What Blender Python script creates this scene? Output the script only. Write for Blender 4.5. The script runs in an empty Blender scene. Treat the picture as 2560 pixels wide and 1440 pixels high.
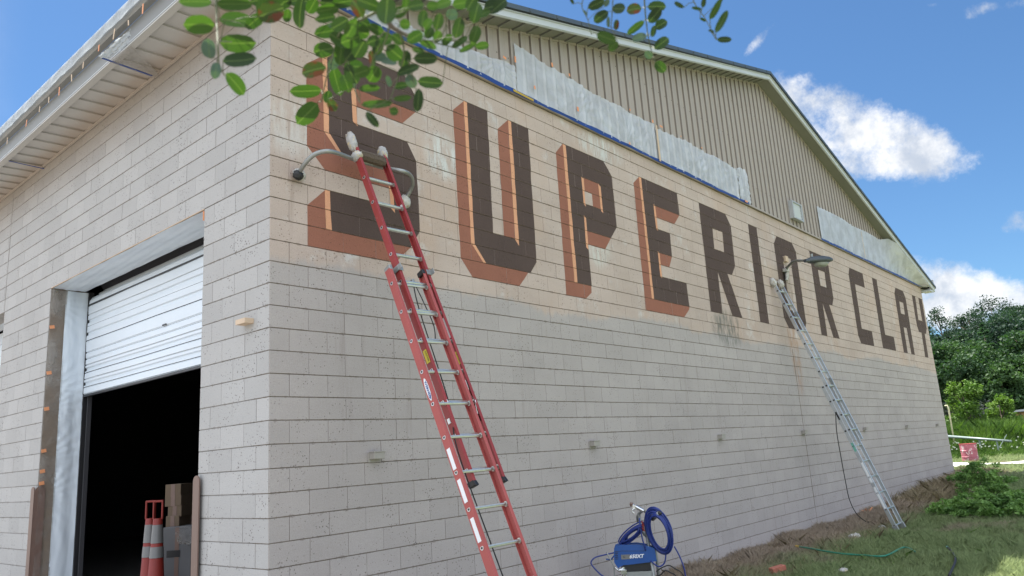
import bpy, math, random
import numpy as np
from mathutils import Vector, Matrix
from mathutils.geometry import tessellate_polygon
random.seed(7); rng = np.random.default_rng(7)
SC = bpy.context.scene; COL = SC.collection
# ------------------------------------------------------------------ camera
CP = Vector((-3.62034, -5.90633, -1.85636))
RIGHT = Vector((0.65660279, -0.75146166, -0.06463859))
UP = Vector((-0.12131305, -0.18980575, 0.97429817))
FWD = Vector((0.7444165, 0.63188539, 0.2157891))
FPX = 1897.49
cam = bpy.data.cameras.new('camera'); co = bpy.data.objects.new('camera', cam); COL.objects.link(co)
m3 = Matrix((RIGHT, UP, -FWD)).transposed()
co.matrix_world = Matrix.Translation(CP) @ m3.to_4x4()
cam.sensor_width = 36; cam.lens = 36*FPX/2560; cam.clip_start = .05; cam.clip_end = 3000
cam.dof.use_dof = True; cam.dof.focus_distance = 11.0; cam.dof.aperture_fstop = 9.0
SC.camera = co
def ray(u, v):
    d = FWD + RIGHT*((u-1280)/FPX) - UP*((v-720)/FPX)
    return d.normalized()
def at(u, v, dist): return CP + ray(u, v)*dist
def onplane(u, v, ax, val):
    d = ray(u, v); return CP + d*((val-CP[ax])/d[ax])
# ------------------------------------------------------------------ world, sun, exposure
SUN_EL, SUN_AZ = math.radians(68), math.radians(84)     # azimuth counter-clockwise from +X
SC.view_settings.view_transform = 'Standard'; SC.view_settings.look = 'None'
SC.view_settings.gamma = 1; SC.view_settings.use_curve_mapping = False
SC.view_settings.exposure = 1.75
W = bpy.data.worlds.new('World'); SC.world = W; W.use_nodes = True
wt = W.node_tree; wt.nodes.clear()
class NT:
    """small helper for wiring node trees"""
    def __init__(s, t): s.t = t
    def n(s, typ, **k):
        nd = s.t.nodes.new(typ)
        for a, b in k.items(): setattr(nd, a, b)
        return nd
    def put(s, sock, v):
        if isinstance(v, bpy.types.NodeSocket): s.t.links.new(v, sock)
        elif v is not None:
            if hasattr(sock, 'default_value'):
                if isinstance(v, (tuple, list)) and len(v) == 3 and sock.type == 'RGBA': v = (*v, 1)
                sock.default_value = v
    def math(s, op, a, b=None, c=None, clamp=False):
        nd = s.n('ShaderNodeMath', operation=op, use_clamp=clamp)
        s.put(nd.inputs[0], a); s.put(nd.inputs[1], b)
        if c is not None: s.put(nd.inputs[2], c)
        return nd.outputs[0]
    def vmath(s, op, a, b=None, out=0):
        nd = s.n('ShaderNodeVectorMath', operation=op)
        s.put(nd.inputs[0], a)
        if b is not None: s.put(nd.inputs[3 if op == 'SCALE' else 1], b)
        return nd.outputs[out]
    def mix(s, f, a, b, mode='MIX'):
        nd = s.n('ShaderNodeMix', data_type='RGBA', blend_type=mode)
        s.put(nd.inputs[0], f); s.put(nd.inputs[6], a); s.put(nd.inputs[7], b)
        return nd.outputs[2]
    def ss(s, v, lo, hi, a=0., b=1.):
        nd = s.n('ShaderNodeMapRange', interpolation_type='SMOOTHSTEP')
        s.put(nd.inputs[0], v); s.put(nd.inputs[1], lo); s.put(nd.inputs[2], hi); s.put(nd.inputs[3], a); s.put(nd.inputs[4], b)
        return nd.outputs[0]
    def noise(s, vec, scale, detail=3, rough=.55, out=0):
        nd = s.n('ShaderNodeTexNoise'); s.put(nd.inputs['Vector'], vec)
        nd.inputs['Scale'].default_value = scale; nd.inputs['Detail'].default_value = detail; nd.inputs['Roughness'].default_value = rough
        return nd.outputs[out]
    def vscale(s, vec, sc):
        return s.vmath('MULTIPLY', vec, sc)
w = NT(wt)
sky = w.n('ShaderNodeTexSky', sky_type='NISHITA'); sky.sun_disc = False
sky.sun_elevation = SUN_EL; sky.sun_rotation = math.pi/2 - SUN_AZ
sky.air_density = 1.0; sky.dust_density = .35; sky.ozone_density = 1.6; sky.altitude = 200
tc = w.n('ShaderNodeTexCoord').outputs['Generated']
d0 = ray(2200, 450)
ea = (RIGHT - d0*RIGHT.dot(d0)).normalized(); eb = (UP - d0*UP.dot(d0) - ea*UP.dot(ea)).normalized()
dd = w.vmath('DOT_PRODUCT', tc, tuple(d0), 1)
dpos = w.math('MAXIMUM', dd, .05)
ca = w.math('DIVIDE', w.vmath('DOT_PRODUCT', tc, tuple(ea), 1), dpos)
cb = w.math('DIVIDE', w.vmath('DOT_PRODUCT', tc, tuple(eb), 1), dpos)
wn = w.noise(tc, 13, 9, .66); wn2 = w.noise(w.vmath('ADD', tc, (3.1, 1.7, .4)), 48, 8, .7)
warp = w.math('ADD', w.math('MULTIPLY', w.math('SUBTRACT', wn, .5), 2.9), w.math('MULTIPLY', w.math('SUBTRACT', wn2, .5), 1.5))
def tanco(u, v):
    d = ray(u, v); k = d.dot(d0); return d.dot(ea)/k, d.dot(eb)/k
BL = [((2070, 270), 150, 60, -25, 1), ((2180, 345), 190, 75, -22, 1), ((2230, 400), 170, 48, -2, 1), ((2310, 375), 95, 55, -20, 1), ((2010, 235), 90, 55, -20, .75),
      ((1885, 112), 75, 18, 45, .35), ((2460, 22), 50, 22, 10, .45), ((2545, 12), 50, 25, 10, .5), ((2550, 555), 40, 45, 0, .5),
      ((2440, 735), 190, 58, -14, 1), ((2370, 775), 130, 60, 0, .95), ((2560, 760), 150, 40, 0, .9), ((2360, 712), 70, 30, 0, .7), ((2330, 12), 30, 10, 0, .3)]
field = None
for (uv, ra, rb, an, st) in BL:
    cx, cy = tanco(*uv); s_, c_ = math.sin(math.radians(an)), math.cos(math.radians(an))
    x = w.math('SUBTRACT', ca, cx); y = w.math('SUBTRACT', cb, cy)
    xr = w.math('MULTIPLY', w.math('ADD', w.math('MULTIPLY', x, c_), w.math('MULTIPLY', y, s_)), FPX/ra)
    yr = w.math('MULTIPLY', w.math('SUBTRACT', w.math('MULTIPLY', y, c_), w.math('MULTIPLY', x, s_)), FPX/rb)
    f = w.math('SUBTRACT', 1.0, w.math('ADD', w.math('MULTIPLY', xr, xr), w.math('MULTIPLY', yr, yr)))
    f = w.math('MULTIPLY', w.math('MAXIMUM', f, -3), st) if st == 1 else w.math('SUBTRACT', w.math('MAXIMUM', f, -3), (1-st)*.9)
    field = f if field is None else w.math('MAXIMUM', field, f)
mask = w.ss(w.math('ADD', field, warp), -.05, 1.15)
mask = w.math('MULTIPLY', mask, w.ss(dd, .3, .5))
# scattered cumulus out of view, thickened and brightened as fill light
sx = w.n('ShaderNodeSeparateXYZ'); w.put(sx.inputs[0], tc)
zz = w.math('ADD', w.math('MAXIMUM', sx.outputs[2], 0), .16)
cmb = w.n('ShaderNodeCombineXYZ'); w.put(cmb.inputs[0], w.math('DIVIDE', sx.outputs[0], zz)); w.put(cmb.inputs[1], w.math('DIVIDE', sx.outputs[1], zz))
gcl = w.ss(w.math('ADD', w.noise(w.vmath('ADD', cmb.outputs[0], (5.3, 2.1, 0)), 1.3, 8, .6), w.math('MULTIPLY', sx.outputs[2], .16)), .42, .54)
gcl = w.math('MULTIPLY', gcl, w.ss(dd, .54, .34))
gcl = w.math('MULTIPLY', gcl, w.ss(sx.outputs[2], .0, .06))
allm = w.math('MAXIMUM', mask, gcl)
shade = w.ss(w.noise(w.vmath('ADD', tc, (0, 0, .02)), 16, 5, .6), .36, .62)
ccol = w.mix(shade, (2.9, 3.2, 3.7), (5.2, 5.2, 5.2))
ccol = w.mix(w.math('MULTIPLY', gcl, 1.0), ccol, (8.7, 9.3, 10.4))   # unseen clouds set brighter than the visible ones to fill the shade
skyc = w.mix(1.0, sky.outputs[0], (.405, .57, .695), 'MULTIPLY')
bg = w.n('ShaderNodeBackground'); w.put(bg.inputs[0], w.mix(w.math('MULTIPLY', allm, .95), skyc, ccol)); bg.inputs[1].default_value = .065
wo = w.n('ShaderNodeOutputWorld'); wt.links.new(bg.outputs[0], wo.inputs[0])
sl = bpy.data.lights.new('sun', 'SUN'); sl.energy = 4.4; sl.angle = math.radians(.53); sl.color = (1, .95, .87)
so = bpy.data.objects.new('sun', sl); COL.objects.link(so)
sdir = Vector((math.cos(SUN_EL)*math.cos(SUN_AZ), math.cos(SUN_EL)*math.sin(SUN_AZ), math.sin(SUN_EL)))
so.rotation_euler = sdir.to_track_quat('Z', 'Y').to_euler(); so.location = (0, 0, 30)

# ------------------------------------------------------------------ helpers
def empty(name, label, cat, loc=(0, 0, 0), group=None):
    o = bpy.data.objects.new(name, None); COL.objects.link(o); o.location = loc; o.empty_display_size = .2
    o['label'] = label; o['category'] = cat
    if group: o['group'] = group
    return o
def tag(o, label=None, cat=None, group=None, kind=None):
    if label: o['label'] = label
    if cat: o['category'] = cat
    if group: o['group'] = group
    if kind: o['kind'] = kind
    return o
def fin(o, parent):
    COL.objects.link(o)
    if parent is not None:
        o.parent = parent
        off = Vector((0, 0, 0)); q = parent     # world position of the parent's own origin
        while q is not None: off += q.location+q.matrix_parent_inverse.translation; q = q.parent
        o.matrix_parent_inverse = Matrix.Translation(-off)
    return o
class MB:
    def __init__(s): s.v = []; s.f = []; s.mi = []
    def poly(s, pts, mi=0):
        b = len(s.v); s.v += [tuple(p) for p in pts]; s.f.append(tuple(range(b, b+len(pts)))); s.mi.append(mi); return s
    def box(s, c, d, ax=None, mi=0):
        """centre, full sizes, optional axes triple"""
        ax = ax or (Vector((1, 0, 0)), Vector((0, 1, 0)), Vector((0, 0, 1)))
        c = Vector(c); b = len(s.v); h = [ax[i]*(d[i]/2) for i in range(3)]
        for sx in (-1, 1):
            for sy in (-1, 1):
                for sz in (-1, 1): s.v.append(tuple(c+h[0]*sx+h[1]*sy+h[2]*sz))
        for q in ((0, 1, 3, 2), (4, 6, 7, 5), (0, 4, 5, 1), (2, 3, 7, 6), (0, 2, 6, 4), (1, 5, 7, 3)):
            s.f.append(tuple(b+i for i in q)); s.mi.append(mi)
        return s
    def lohi(s, lo, hi, mi=0):
        return s.box([(lo[i]+hi[i])/2 for i in range(3)], [abs(hi[i]-lo[i]) for i in range(3)], mi=mi)
    def tube(s, path, r, n=8, mi=0, caps=True):
        P = [Vector(p) for p in path]; k = len(P)
        rs = r if isinstance(r, (list, tuple)) else [r]*k
        t0 = (P[1]-P[0]).normalized(); ref = Vector((0, 0, 1)) if abs(t0.z) < .9 else Vector((1, 0, 0))
        nrm = t0.cross(ref).normalized(); b = len(s.v)
        for i in range(k):
            t = (P[min(i+1, k-1)]-P[max(i-1, 0)]).normalized()
            nrm = (nrm-t*nrm.dot(t)); nrm = nrm.normalized() if nrm.length > 1e-6 else t.orthogonal().normalized()
            bi = t.cross(nrm)
            for j in range(n):
                a = 2*math.pi*j/n; s.v.append(tuple(P[i]+(nrm*math.cos(a)+bi*math.sin(a))*rs[i]))
        for i in range(k-1):
            for j in range(n):
                s.f.append((b+i*n+j, b+i*n+(j+1) % n, b+(i+1)*n+(j+1) % n, b+(i+1)*n+j)); s.mi.append(mi)
        if caps:
            s.f.append(tuple(b+j for j in range(n))[::-1]); s.mi.append(mi)
            s.f.append(tuple(b+(k-1)*n+j for j in range(n))); s.mi.append(mi)
        return s
    def mesh(s, name, mats, smooth=False):
        me = bpy.data.meshes.new(name); me.from_pydata(s.v, [], s.f)
        for m in (mats if isinstance(mats, (list, tuple)) else [mats]): me.materials.append(m)
        me.polygons.foreach_set('material_index', s.mi)
        if smooth: me.polygons.foreach_set('use_smooth', [True]*len(s.f))
        me.update(); return me
    def build(s, name, mats, parent=None, smooth=False, bevel=0):
        o = bpy.data.objects.new(name, s.mesh(name, mats, smooth)); fin(o, parent)
        if bevel:
            b = o.modifiers.new('b', 'BEVEL'); b.width = bevel; b.segments = 2; b.limit_method = 'ANGLE'
        return o
def npmesh(name, V, F, mats, smooth=False):
    """numpy vertices (n,3), faces (m,k)"""
    me = bpy.data.meshes.new(name); V = np.asarray(V, np.float32); F = np.asarray(F, np.int32)
    me.vertices.add(len(V)); me.vertices.foreach_set('co', V.ravel())
    me.loops.add(F.size); me.loops.foreach_set('vertex_index', F.ravel())
    me.polygons.add(len(F)); me.polygons.foreach_set('loop_start', np.arange(0, F.size, F.shape[1], dtype=np.int32))
    if smooth: me.polygons.foreach_set('use_smooth', np.ones(len(F), bool))
    for m in (mats if isinstance(mats, (list, tuple)) else [mats]): me.materials.append(m)
    me.update(calc_edges=True); me.validate(); return me
def smoothpath(pts, n=6):
    P = [Vector(p) for p in pts]; out = []
    for i in range(len(P)-1):
        p0 = P[max(i-1, 0)]; p1 = P[i]; p2 = P[i+1]; p3 = P[min(i+2, len(P)-1)]
        for k in range(n):
            t = k/n
            out.append(.5*((2*p1)+(p2-p0)*t+(2*p0-5*p1+4*p2-p3)*t*t+(3*p1-p0-3*p2+p3)*t**3))
    out.append(P[-1]); return out

# ------------------------------------------------------------------ materials
def mat(name):
    m = bpy.data.materials.new(name); m.use_nodes = True; t = m.node_tree; t.nodes.clear(); k = NT(t)
    out = k.n('ShaderNodeOutputMaterial'); b = k.n('ShaderNodeBsdfPrincipled'); t.links.new(b.outputs[0], out.inputs[0])
    return m, k, b, out
def simple(name, col, rough=.6, metal=0., var=.12, scale=8., bump=0., bscale=60., spec=None, coat=0, stretch=(1, 1, 1), scratch=None):
    m, k, b, out = mat(name)
    co_ = k.n('ShaderNodeTexCoord').outputs['Object']; pv = k.vscale(co_, stretch)
    n1 = k.noise(pv, scale, 5, .6)
    f = k.math('ADD', k.math('MULTIPLY', k.math('SUBTRACT', n1, .5), 2*var), 1.0)
    c = k.mix(1.0, col, k.n('ShaderNodeCombineColor').outputs[0], 'MULTIPLY')
    nd = c.node; cc = [n for n in k.t.nodes if n.bl_idname == 'ShaderNodeCombineColor'][-1]
    for i in range(3): k.put(cc.inputs[i], f)
    if scratch:
        sm = k.ss(k.noise(pv, scratch[1], 6, .7), scratch[2], scratch[2]+.04)
        c = k.mix(sm, c, scratch[0])
    k.put(b.inputs['Base Color'], c); b.inputs['Metallic'].default_value = metal
    k.put(b.inputs['Roughness'], k.math('ADD', rough-.08, k.math('MULTIPLY', n1, .16)))
    if spec is not None: b.inputs['Specular IOR Level'].default_value = spec
    b.inputs['Coat Weight'].default_value = coat
    if bump:
        bn = k.n('ShaderNodeBump'); bn.inputs['Strength'].default_value = bump; bn.inputs['Distance'].default_value = .01
        k.put(bn.inputs['Height'], k.noise(pv, bscale, 4, .6)); k.put(b.inputs['Normal'], bn.outputs[0])
    return m
def block_surface(k, b, pos, base, pit=1.0):
    """pitted split concrete surface shared by all painted block: pits, grain, bump"""
    vo = k.n('ShaderNodeTexVoronoi'); k.put(vo.inputs['Vector'], k.vmath('ADD', pos, k.vmath('SCALE', k.noise(pos, 25, 2, .5, 1), .02))); vo.inputs['Scale'].default_value = 42
    clus = k.noise(pos, 2.6, 3, .6)
    thr = k.ss(clus, .38, .68, .10, .30)
    pitm = k.math('LESS_THAN', vo.outputs['Distance'], thr)
    rnd = k.n('ShaderNodeTexWhiteNoise'); k.put(rnd.inputs['Vector'], vo.outputs['Position'])
    pitm = k.math('MULTIPLY', pitm, k.math('GREATER_THAN', rnd.outputs['Value'], .5))
    fine = k.noise(pos, 110, 3, .7)
    c = k.mix(k.math('MULTIPLY', pitm, .75*pit), base, k.mix(1.0, base, (.25, .22, .2), 'MULTIPLY'))
    c = k.mix(1.0, c, k.mix(fine, (.70, .70, .70), (1.28, 1.28, 1.28)), 'MULTIPLY')
    # chipped and grimy arrises along the bed joints
    sz = k.n('ShaderNodeSeparateXYZ'); k.put(sz.inputs[0], pos)
    fz = k.math('FRACT', k.math('ADD', k.math('DIVIDE', sz.outputs[2], .2032), 100.0)); dz = k.math('MULTIPLY', k.math('MINIMUM', fz, k.math('SUBTRACT', 1.0, fz)), .2032)
    reach = k.ss(k.noise(k.vscale(pos, (1, 1, .3)), 11, 4, .7), .50, .76, .004, .022)
    chip = k.math('LESS_THAN', k.math('ADD', dz, k.math('MULTIPLY', k.math('SUBTRACT', fine, .5), .012)), reach)
    c = k.mix(k.math('MULTIPLY', chip, .42), c, k.mix(1.0, c, (.38, .33, .29), 'MULTIPLY'))
    bn = k.n('ShaderNodeBump'); bn.inputs['Strength'].default_value = .55; bn.inputs['Distance'].default_value = .006
    h = k.math('SUBTRACT', k.math('ADD', k.noise(pos, 45, 5, .7), k.math('MULTIPLY', k.noise(pos, 7, 2), .8)), k.math('MULTIPLY', pitm, .9*pit))
    k.put(bn.inputs['Height'], h); k.put(b.inputs['Normal'], bn.outputs[0])
    k.put(b.inputs['Base Color'], c); b.inputs['Roughness'].default_value = .85; b.inputs['Specular IOR Level'].default_value = .25
def blockid(k, pos, axis):
    sp = k.n('ShaderNodeSeparateXYZ'); k.put(sp.inputs[0], pos)
    a = sp.outputs[0] if axis == 0 else sp.outputs[1]
    row = k.math('FLOOR', k.math('DIVIDE', sp.outputs[2], .2032))
    odd = k.math('MODULO', k.math('ADD', row, 100), 2)
    # rows alternate by half a block
    colm = k.math('FLOOR', k.math('ADD', k.math('DIVIDE', a, .4064), k.math('MULTIPLY', odd, .5) if axis == 1 else k.math('MULTIPLY', k.math('SUBTRACT', 1, odd), .5)))
    cb_ = k.n('ShaderNodeCombineXYZ'); k.put(cb_.inputs[0], row); k.put(cb_.inputs[1], colm)
    wnz = k.n('ShaderNodeTexWhiteNoise'); k.put(wnz.inputs['Vector'], cb_.outputs[0])
    return sp, wnz.outputs['Value']
def gable_paint():
    m, k, b, out = mat('gable_block_paint')
    pos = k.n('ShaderNodeNewGeometry').outputs['Position']; sp, bid = blockid(k, pos, 0)
    X, Z = sp.outputs[0], sp.outputs[2]
    big = k.noise(k.vscale(pos, (.5, 1, 1.2)), 1.3, 5, .6)
    streak = k.noise(k.vscale(pos, (7, 1, .45)), 1.0, 5, .65)
    edge = k.math('ADD', Z, k.math('ADD', k.math('MULTIPLY', k.math('SUBTRACT', k.noise(k.vscale(pos, (.35, 1, .3)), 1.0, 3), .5), .75), k.math('MULTIPLY', k.math('SUBTRACT', streak, .5), .22)))
    cm = k.ss(edge, -.04, .06)
    grey = k.mix(big, (.325, .295, .282), (.44, .402, .386))
    # weathering at the foot of the wall, a little warmer
    cream = k.mix(big, (.36, .285, .24), (.55, .46, .41))
    warm = k.ss(k.noise(k.vscale(pos, (.8, 1, .5)), 1.1, 4, .6), .48, .7)
    cream = k.mix(k.math('MULTIPLY', warm, .55), cream, (.47, .35, .275))
    base = k.mix(cm, grey, cream)
    # pale efflorescence near the eaves and between the letters
    eff = k.ss(k.noise(k.vscale(pos, (1.2, 1, 1.0)), 1.5, 8, .75), .54, .70)
    base = k.mix(k.math('MULTIPLY', k.math('MULTIPLY', eff, cm), .5), base, (.60, .62, .63))
    # dark rain streaks and orange rust below the lamp
    st = k.ss(streak, .56, .80)
    base = k.mix(k.math('MULTIPLY', st, .42), base, k.mix(1.0, base, (.55, .50, .46), 'MULTIPLY'))
    def spot(cx, cz, rx, rz, col, amt, base):
        e = k.math('ADD', k.math('POWER', k.math('ABSOLUTE', k.math('DIVIDE', k.math('SUBTRACT', X, cx), rx)), 2), k.math('POWER', k.math('ABSOLUTE', k.math('DIVIDE', k.math('SUBTRACT', Z, cz), rz)), 2))
        mk = k.math('MULTIPLY', k.ss(e, 1.0, .1), k.ss(k.noise(k.vscale(pos, (9, 1, 2.2)), 1.0, 5, .7), .38, .62))
        return k.mix(k.math('MULTIPLY', mk, amt), base, col)
    base = spot(9.3, .15, .75, .42, (.12, .125, .11), .85, base)
    base = spot(12.45, .15, .35, 1.5, (.36, .20, .11), .6, base)
    base = spot(12.6, 1.2, .3, .8, (.20, .16, .13), .6, base)
    base = spot(5.6, 2.62, .8, .25, (.62, .68, .68), .6, base)
    base = spot(2.25, 1.6, .35, .35, (.62, .66, .66), .7, base)
    base = spot(5.3, 1.0, .4, .35, (.58, .62, .58), .6, base)
    base = spot(.25, 1.35, .4, .4, (.62, .62, .60), .5, base)
    tone = k.math('ADD', .965, k.math('MULTIPLY', bid, .07))
    cc = k.n('ShaderNodeCombineColor')
    for i in range(3): k.put(cc.inputs[i], tone)
    base = k.mix(1.0, base, cc.outputs[0], 'MULTIPLY')
    block_surface(k, b, pos, base, .8); return m
def door_paint():
    m, k, b, out = mat('door_wall_block_paint')
    pos = k.n('ShaderNodeNewGeometry').outputs['Position']; sp, bid = blockid(k, pos, 1)
    big = k.noise(pos, 1.2, 5, .6)
    base = k.mix(big, (.36, .35, .34), (.42, .415, .405))
    over = k.ss(sp.outputs[2], 1.9, 2.75)         # tan overspray left under the eaves
    base = k.mix(k.math('MULTIPLY', over, .55), base, (.30, .245, .20))
    tone = k.math('ADD', .94, k.math('MULTIPLY', bid, .12)); cc = k.n('ShaderNodeCombineColor')
    for i in range(3): k.put(cc.inputs[i], tone)
    base = k.mix(1.0, base, cc.outputs[0], 'MULTIPLY')
    block_surface(k, b, pos, base, 1.0); return m
def letter_paint(name, col):
    m, k, b, out = mat(name); pos = k.n('ShaderNodeNewGeometry').outputs['Position']
    c = k.mix(k.noise(pos, 1.7, 6, .65), tuple(x*.82 for x in col), tuple(min(1, x*1.2) for x in col))
    block_surface(k, b, pos, c, .6); return m
M = {}
M['gable'] = gable_paint(); M['door'] = door_paint()
M['joint_g'] = simple('tan_mortar_dirty', (.22, .185, .155), .95, var=.3, scale=3)
M['joint_d'] = simple('grey_mortar_dirty', (.30, .28, .26), .95, var=.3, scale=3)
M['brown'] = letter_paint('dark_brown_letter_paint', (.084, .058, .050))
M['red'] = letter_paint('terracotta_letter_paint', (.27, .115, .078))
M['orange'] = letter_paint('light_orange_letter_paint', (.62, .32, .19))
M['white_metal'] = simple('white_painted_metal', (.72, .74, .76), .4, var=.05, scale=3, bump=.08, bscale=4)
M['door_slat'] = simple('white_roller_door', (.62, .68, .74), .42, var=.07, scale=2.5, bump=.25, bscale=3, stretch=(1, .6, 1.5))
def soffit_mat():
    m, k, b, out = mat('offwhite_soffit'); pos = k.n('ShaderNodeNewGeometry').outputs['Position']
    sp = k.n('ShaderNodeSeparateXYZ'); k.put(sp.inputs[0], pos)
    n = k.noise(pos, 2.2, 5, .6)
    c = k.mix(n, (.39, .385, .365), (.46, .45, .43))
    over = k.ss(k.math('ADD', sp.outputs[0], k.math('MULTIPLY', k.math('SUBTRACT', k.noise(pos, 1.7, 4), .5), .25)), -.34, -.06)   # tan overspray beside the wall
    over = k.math('MULTIPLY', over, k.math('LESS_THAN', sp.outputs[0], .001))
    k.put(b.inputs['Base Color'], k.mix(k.math('MULTIPLY', over, .8), c, (.38, .31, .25))); b.inputs['Roughness'].default_value = .6
    return m
M['soffit'] = soffit_mat()
M['rake_soffit'] = simple('dark_rake_soffit', (.20, .20, .175), .7, var=.15, scale=2)  # even dark tone, well below the eave soffit
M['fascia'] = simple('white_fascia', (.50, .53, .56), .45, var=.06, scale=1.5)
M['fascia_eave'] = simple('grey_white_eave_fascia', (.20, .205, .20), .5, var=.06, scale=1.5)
M['roof'] = simple('weathered_roof_metal', (.085, .105, .12), .45, .3, var=.2, scale=2)
M['jamb'] = simple('brown_bare_block', (.20, .16, .125), .9)
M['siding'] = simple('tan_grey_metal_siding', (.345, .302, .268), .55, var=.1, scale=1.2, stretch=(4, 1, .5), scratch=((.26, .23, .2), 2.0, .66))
M['siding_rib_shade'] = simple('shade_painted_on_siding_ribs', (.17, .145, .125), .7, var=.3, scale=3)  # darker tone that paints the shaded left flank of each rib
M['dark'] = simple('dark_rubber', (.02, .02, .022), .6)
M['black'] = simple('black_plastic', (.015, .015, .017), .45)
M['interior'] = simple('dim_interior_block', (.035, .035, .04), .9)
M['concrete'] = simple('concrete_floor', (.16, .155, .15), .9)
M['alu'] = simple('dull_aluminium', (.62, .65, .67), .36, .9, var=.15, scale=10, stretch=(1, 1, 1))
M['alu_rung'] = simple('ribbed_aluminium_rung', (.60, .63, .61), .38, .85, var=.2, scale=30)
M['galv'] = simple('galvanised_steel', (.30, .315, .31), .45, .6, var=.2, scale=18)
M['fibre'] = simple('red_fibreglass', (.27, .035, .034), .42, var=.18, scale=6, bump=.1, bscale=30, scratch=((.34, .13, .12), 26, .66))
M['fibre_old'] = simple('faded_red_fibreglass', (.35, .075, .068), .5, var=.2, scale=5, scratch=((.55, .32, .30), 22, .66))
M['white'] = simple('white_label', (.75, .76, .78), .5, var=.05)
M['yellow'] = simple('yellow_label', (.62, .52, .05), .5, var=.1)
M['tape_orange'] = simple('orange_masking_tape', (.72, .30, .14), .6, var=.2, scale=20)
M['tape_tan'] = simple('tan_masking_tape', (.55, .42, .30), .7, var=.15, scale=12)
M['tape_blue'] = simple('blue_painters_tape', (.008, .045, .22), .55, var=.35, scale=5)
M['guard'] = simple('brown_painted_steel', (.155, .098, .078), .5, var=.15, scale=9, scratch=((.30, .24, .2), 14, .70))
M['rag'] = simple('paint_stained_rag', (.46, .45, .42), .95, var=.5, scale=14, bump=.8, bscale=22, scratch=((.42, .33, .2), 18, .58))
M['rag_cover'] = simple('pale_stained_cloth', (.40, .395, .385), .95, var=.5, scale=16, bump=.7, bscale=22, scratch=((.50, .42, .26), 15, .55))
M['rope'] = simple('black_rope', (.012, .012, .013), .8)
M['mat_rope'] = simple('brown_woven_rope', (.10, .075, .055), .95, var=.9, scale=60, bump=1, bscale=60)
M['blue'] = simple('blue_sprayer_plastic', (.010, .065, .255), .32, var=.12, scale=10, scratch=((.3, .35, .45), 30, .72))
M['hose_blue'] = simple('blue_airless_hose', (.012, .030, .185), .38, var=.3, scale=18)
M['hose_green'] = simple('green_garden_hose', (.02, .19, .12), .4, var=.3, scale=18)
M['teal_fitting'] = simple('pale_teal_hose_end', (.16, .42, .34), .45, var=.2, scale=20)
M['brass'] = simple('yellow_brass_fitting', (.60, .40, .05), .4, .3)
M['lamp'] = simple('dark_grey_lamp_metal', (.055, .065, .075), .42, .2, var=.15, scale=6)
M['arm'] = simple('painted_lamp_arm', (.22, .23, .22), .5, .3, var=.2, scale=20)
M['cone'] = simple('orange_red_cone', (.19, .016, .010), .6, var=.15)
M['refl'] = simple('grey_reflective_band', (.15, .15, .15), .4, var=.2)
M['card'] = simple('brown_cardboard', (.12, .085, .055), .85, var=.12)
M['cartonw'] = simple('pale_cardboard', (.12, .12, .125), .85, var=.12)
M['brick'] = simple('terracotta_brick', (.40, .14, .095), .9, var=.25, scale=14, bump=.6)
M['pink'] = simple('faded_pink_drum', (.36, .10, .14), .6, var=.3, scale=5, scratch=((.55, .4, .42), 5, .55))
M['gravel'] = simple('pale_gravel_path', (.62, .61, .58), .95, var=.25, scale=6, bump=.5, bscale=30)
M['yard'] = simple('grey_gravel_bounce_yard', (.17, .162, .152), .95, var=.25, scale=6, bump=.5, bscale=30)  # for the unseen ground added to bounce light
M['bracket'] = simple('grey_painted_bracket', (.32, .30, .27), .6, var=.15)
M['shed'] = simple('red_brown_shed_wall', (.17, .06, .045), .8, var=.4, scale=3)
M['shed2'] = simple('tan_orange_shed_wall', (.33, .19, .09), .8, var=.4, scale=3)
M['tin'] = simple('pale_tin_roof', (.42, .43, .44), .5, .3, var=.2)
M['pole'] = simple('pale_teal_pole', (.21, .26, .245), .5, .2, var=.2)
M['cream_pipe'] = simple('cream_bent_pipe', (.60, .55, .36), .5)
M['bark'] = simple('grey_brown_bark', (.10, .08, .06), .9, var=.4, scale=8, bump=.8, bscale=25)
M['stem'] = simple('green_brown_stem', (.07, .085, .03), .7, var=.3)
M['pump'] = simple('chrome_pump', (.55, .56, .56), .22, .95)
def film(name, col, trans=.25, rough=.35, transl=.35, bmp=.6):
    m, k, b, out = mat(name)
    pos = k.n('ShaderNodeTexCoord').outputs['Object']
    k.put(b.inputs['Base Color'], k.mix(k.noise(pos, 6, 5), tuple(c*.9 for c in col), col)); b.inputs['Roughness'].default_value = rough
    tr = k.n('ShaderNodeBsdfTranslucent'); k.put(tr.inputs[0], col); tp = k.n('ShaderNodeBsdfTransparent')
    m1 = k.n('ShaderNodeMixShader'); m1.inputs[0].default_value = transl; k.t.links.new(b.outputs[0], m1.inputs[1]); k.t.links.new(tr.outputs[0], m1.inputs[2])
    m2 = k.n('ShaderNodeMixShader'); k.put(m2.inputs[0], k.math('MULTIPLY', k.ss(k.noise(pos, 3, 4), .3, .7, .6, 1.4), trans)); k.t.links.new(m1.outputs[0], m2.inputs[1]); k.t.links.new(tp.outputs[0], m2.inputs[2])
    bn = k.n('ShaderNodeBump'); bn.inputs['Strength'].default_value = bmp; bn.inputs['Distance'].default_value = .02
    k.put(bn.inputs['Height'], k.noise(k.vmath('ADD', k.vscale(pos, (3, 3, 1)), k.vmath('SCALE', k.noise(pos, 2, 3, .5, 1), 2.0)), 2.2, 6, .55)); k.put(b.inputs['Normal'], bn.outputs[0])
    k.t.links.new(m2.outputs[0], out.inputs[0]); return m
M['film'] = film('white_masking_film', (.66, .69, .75), .30, .3, .12, .35)
M['film_clear'] = film('clear_masking_film', (.50, .48, .45), .72, .25, .3, .15)
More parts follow.
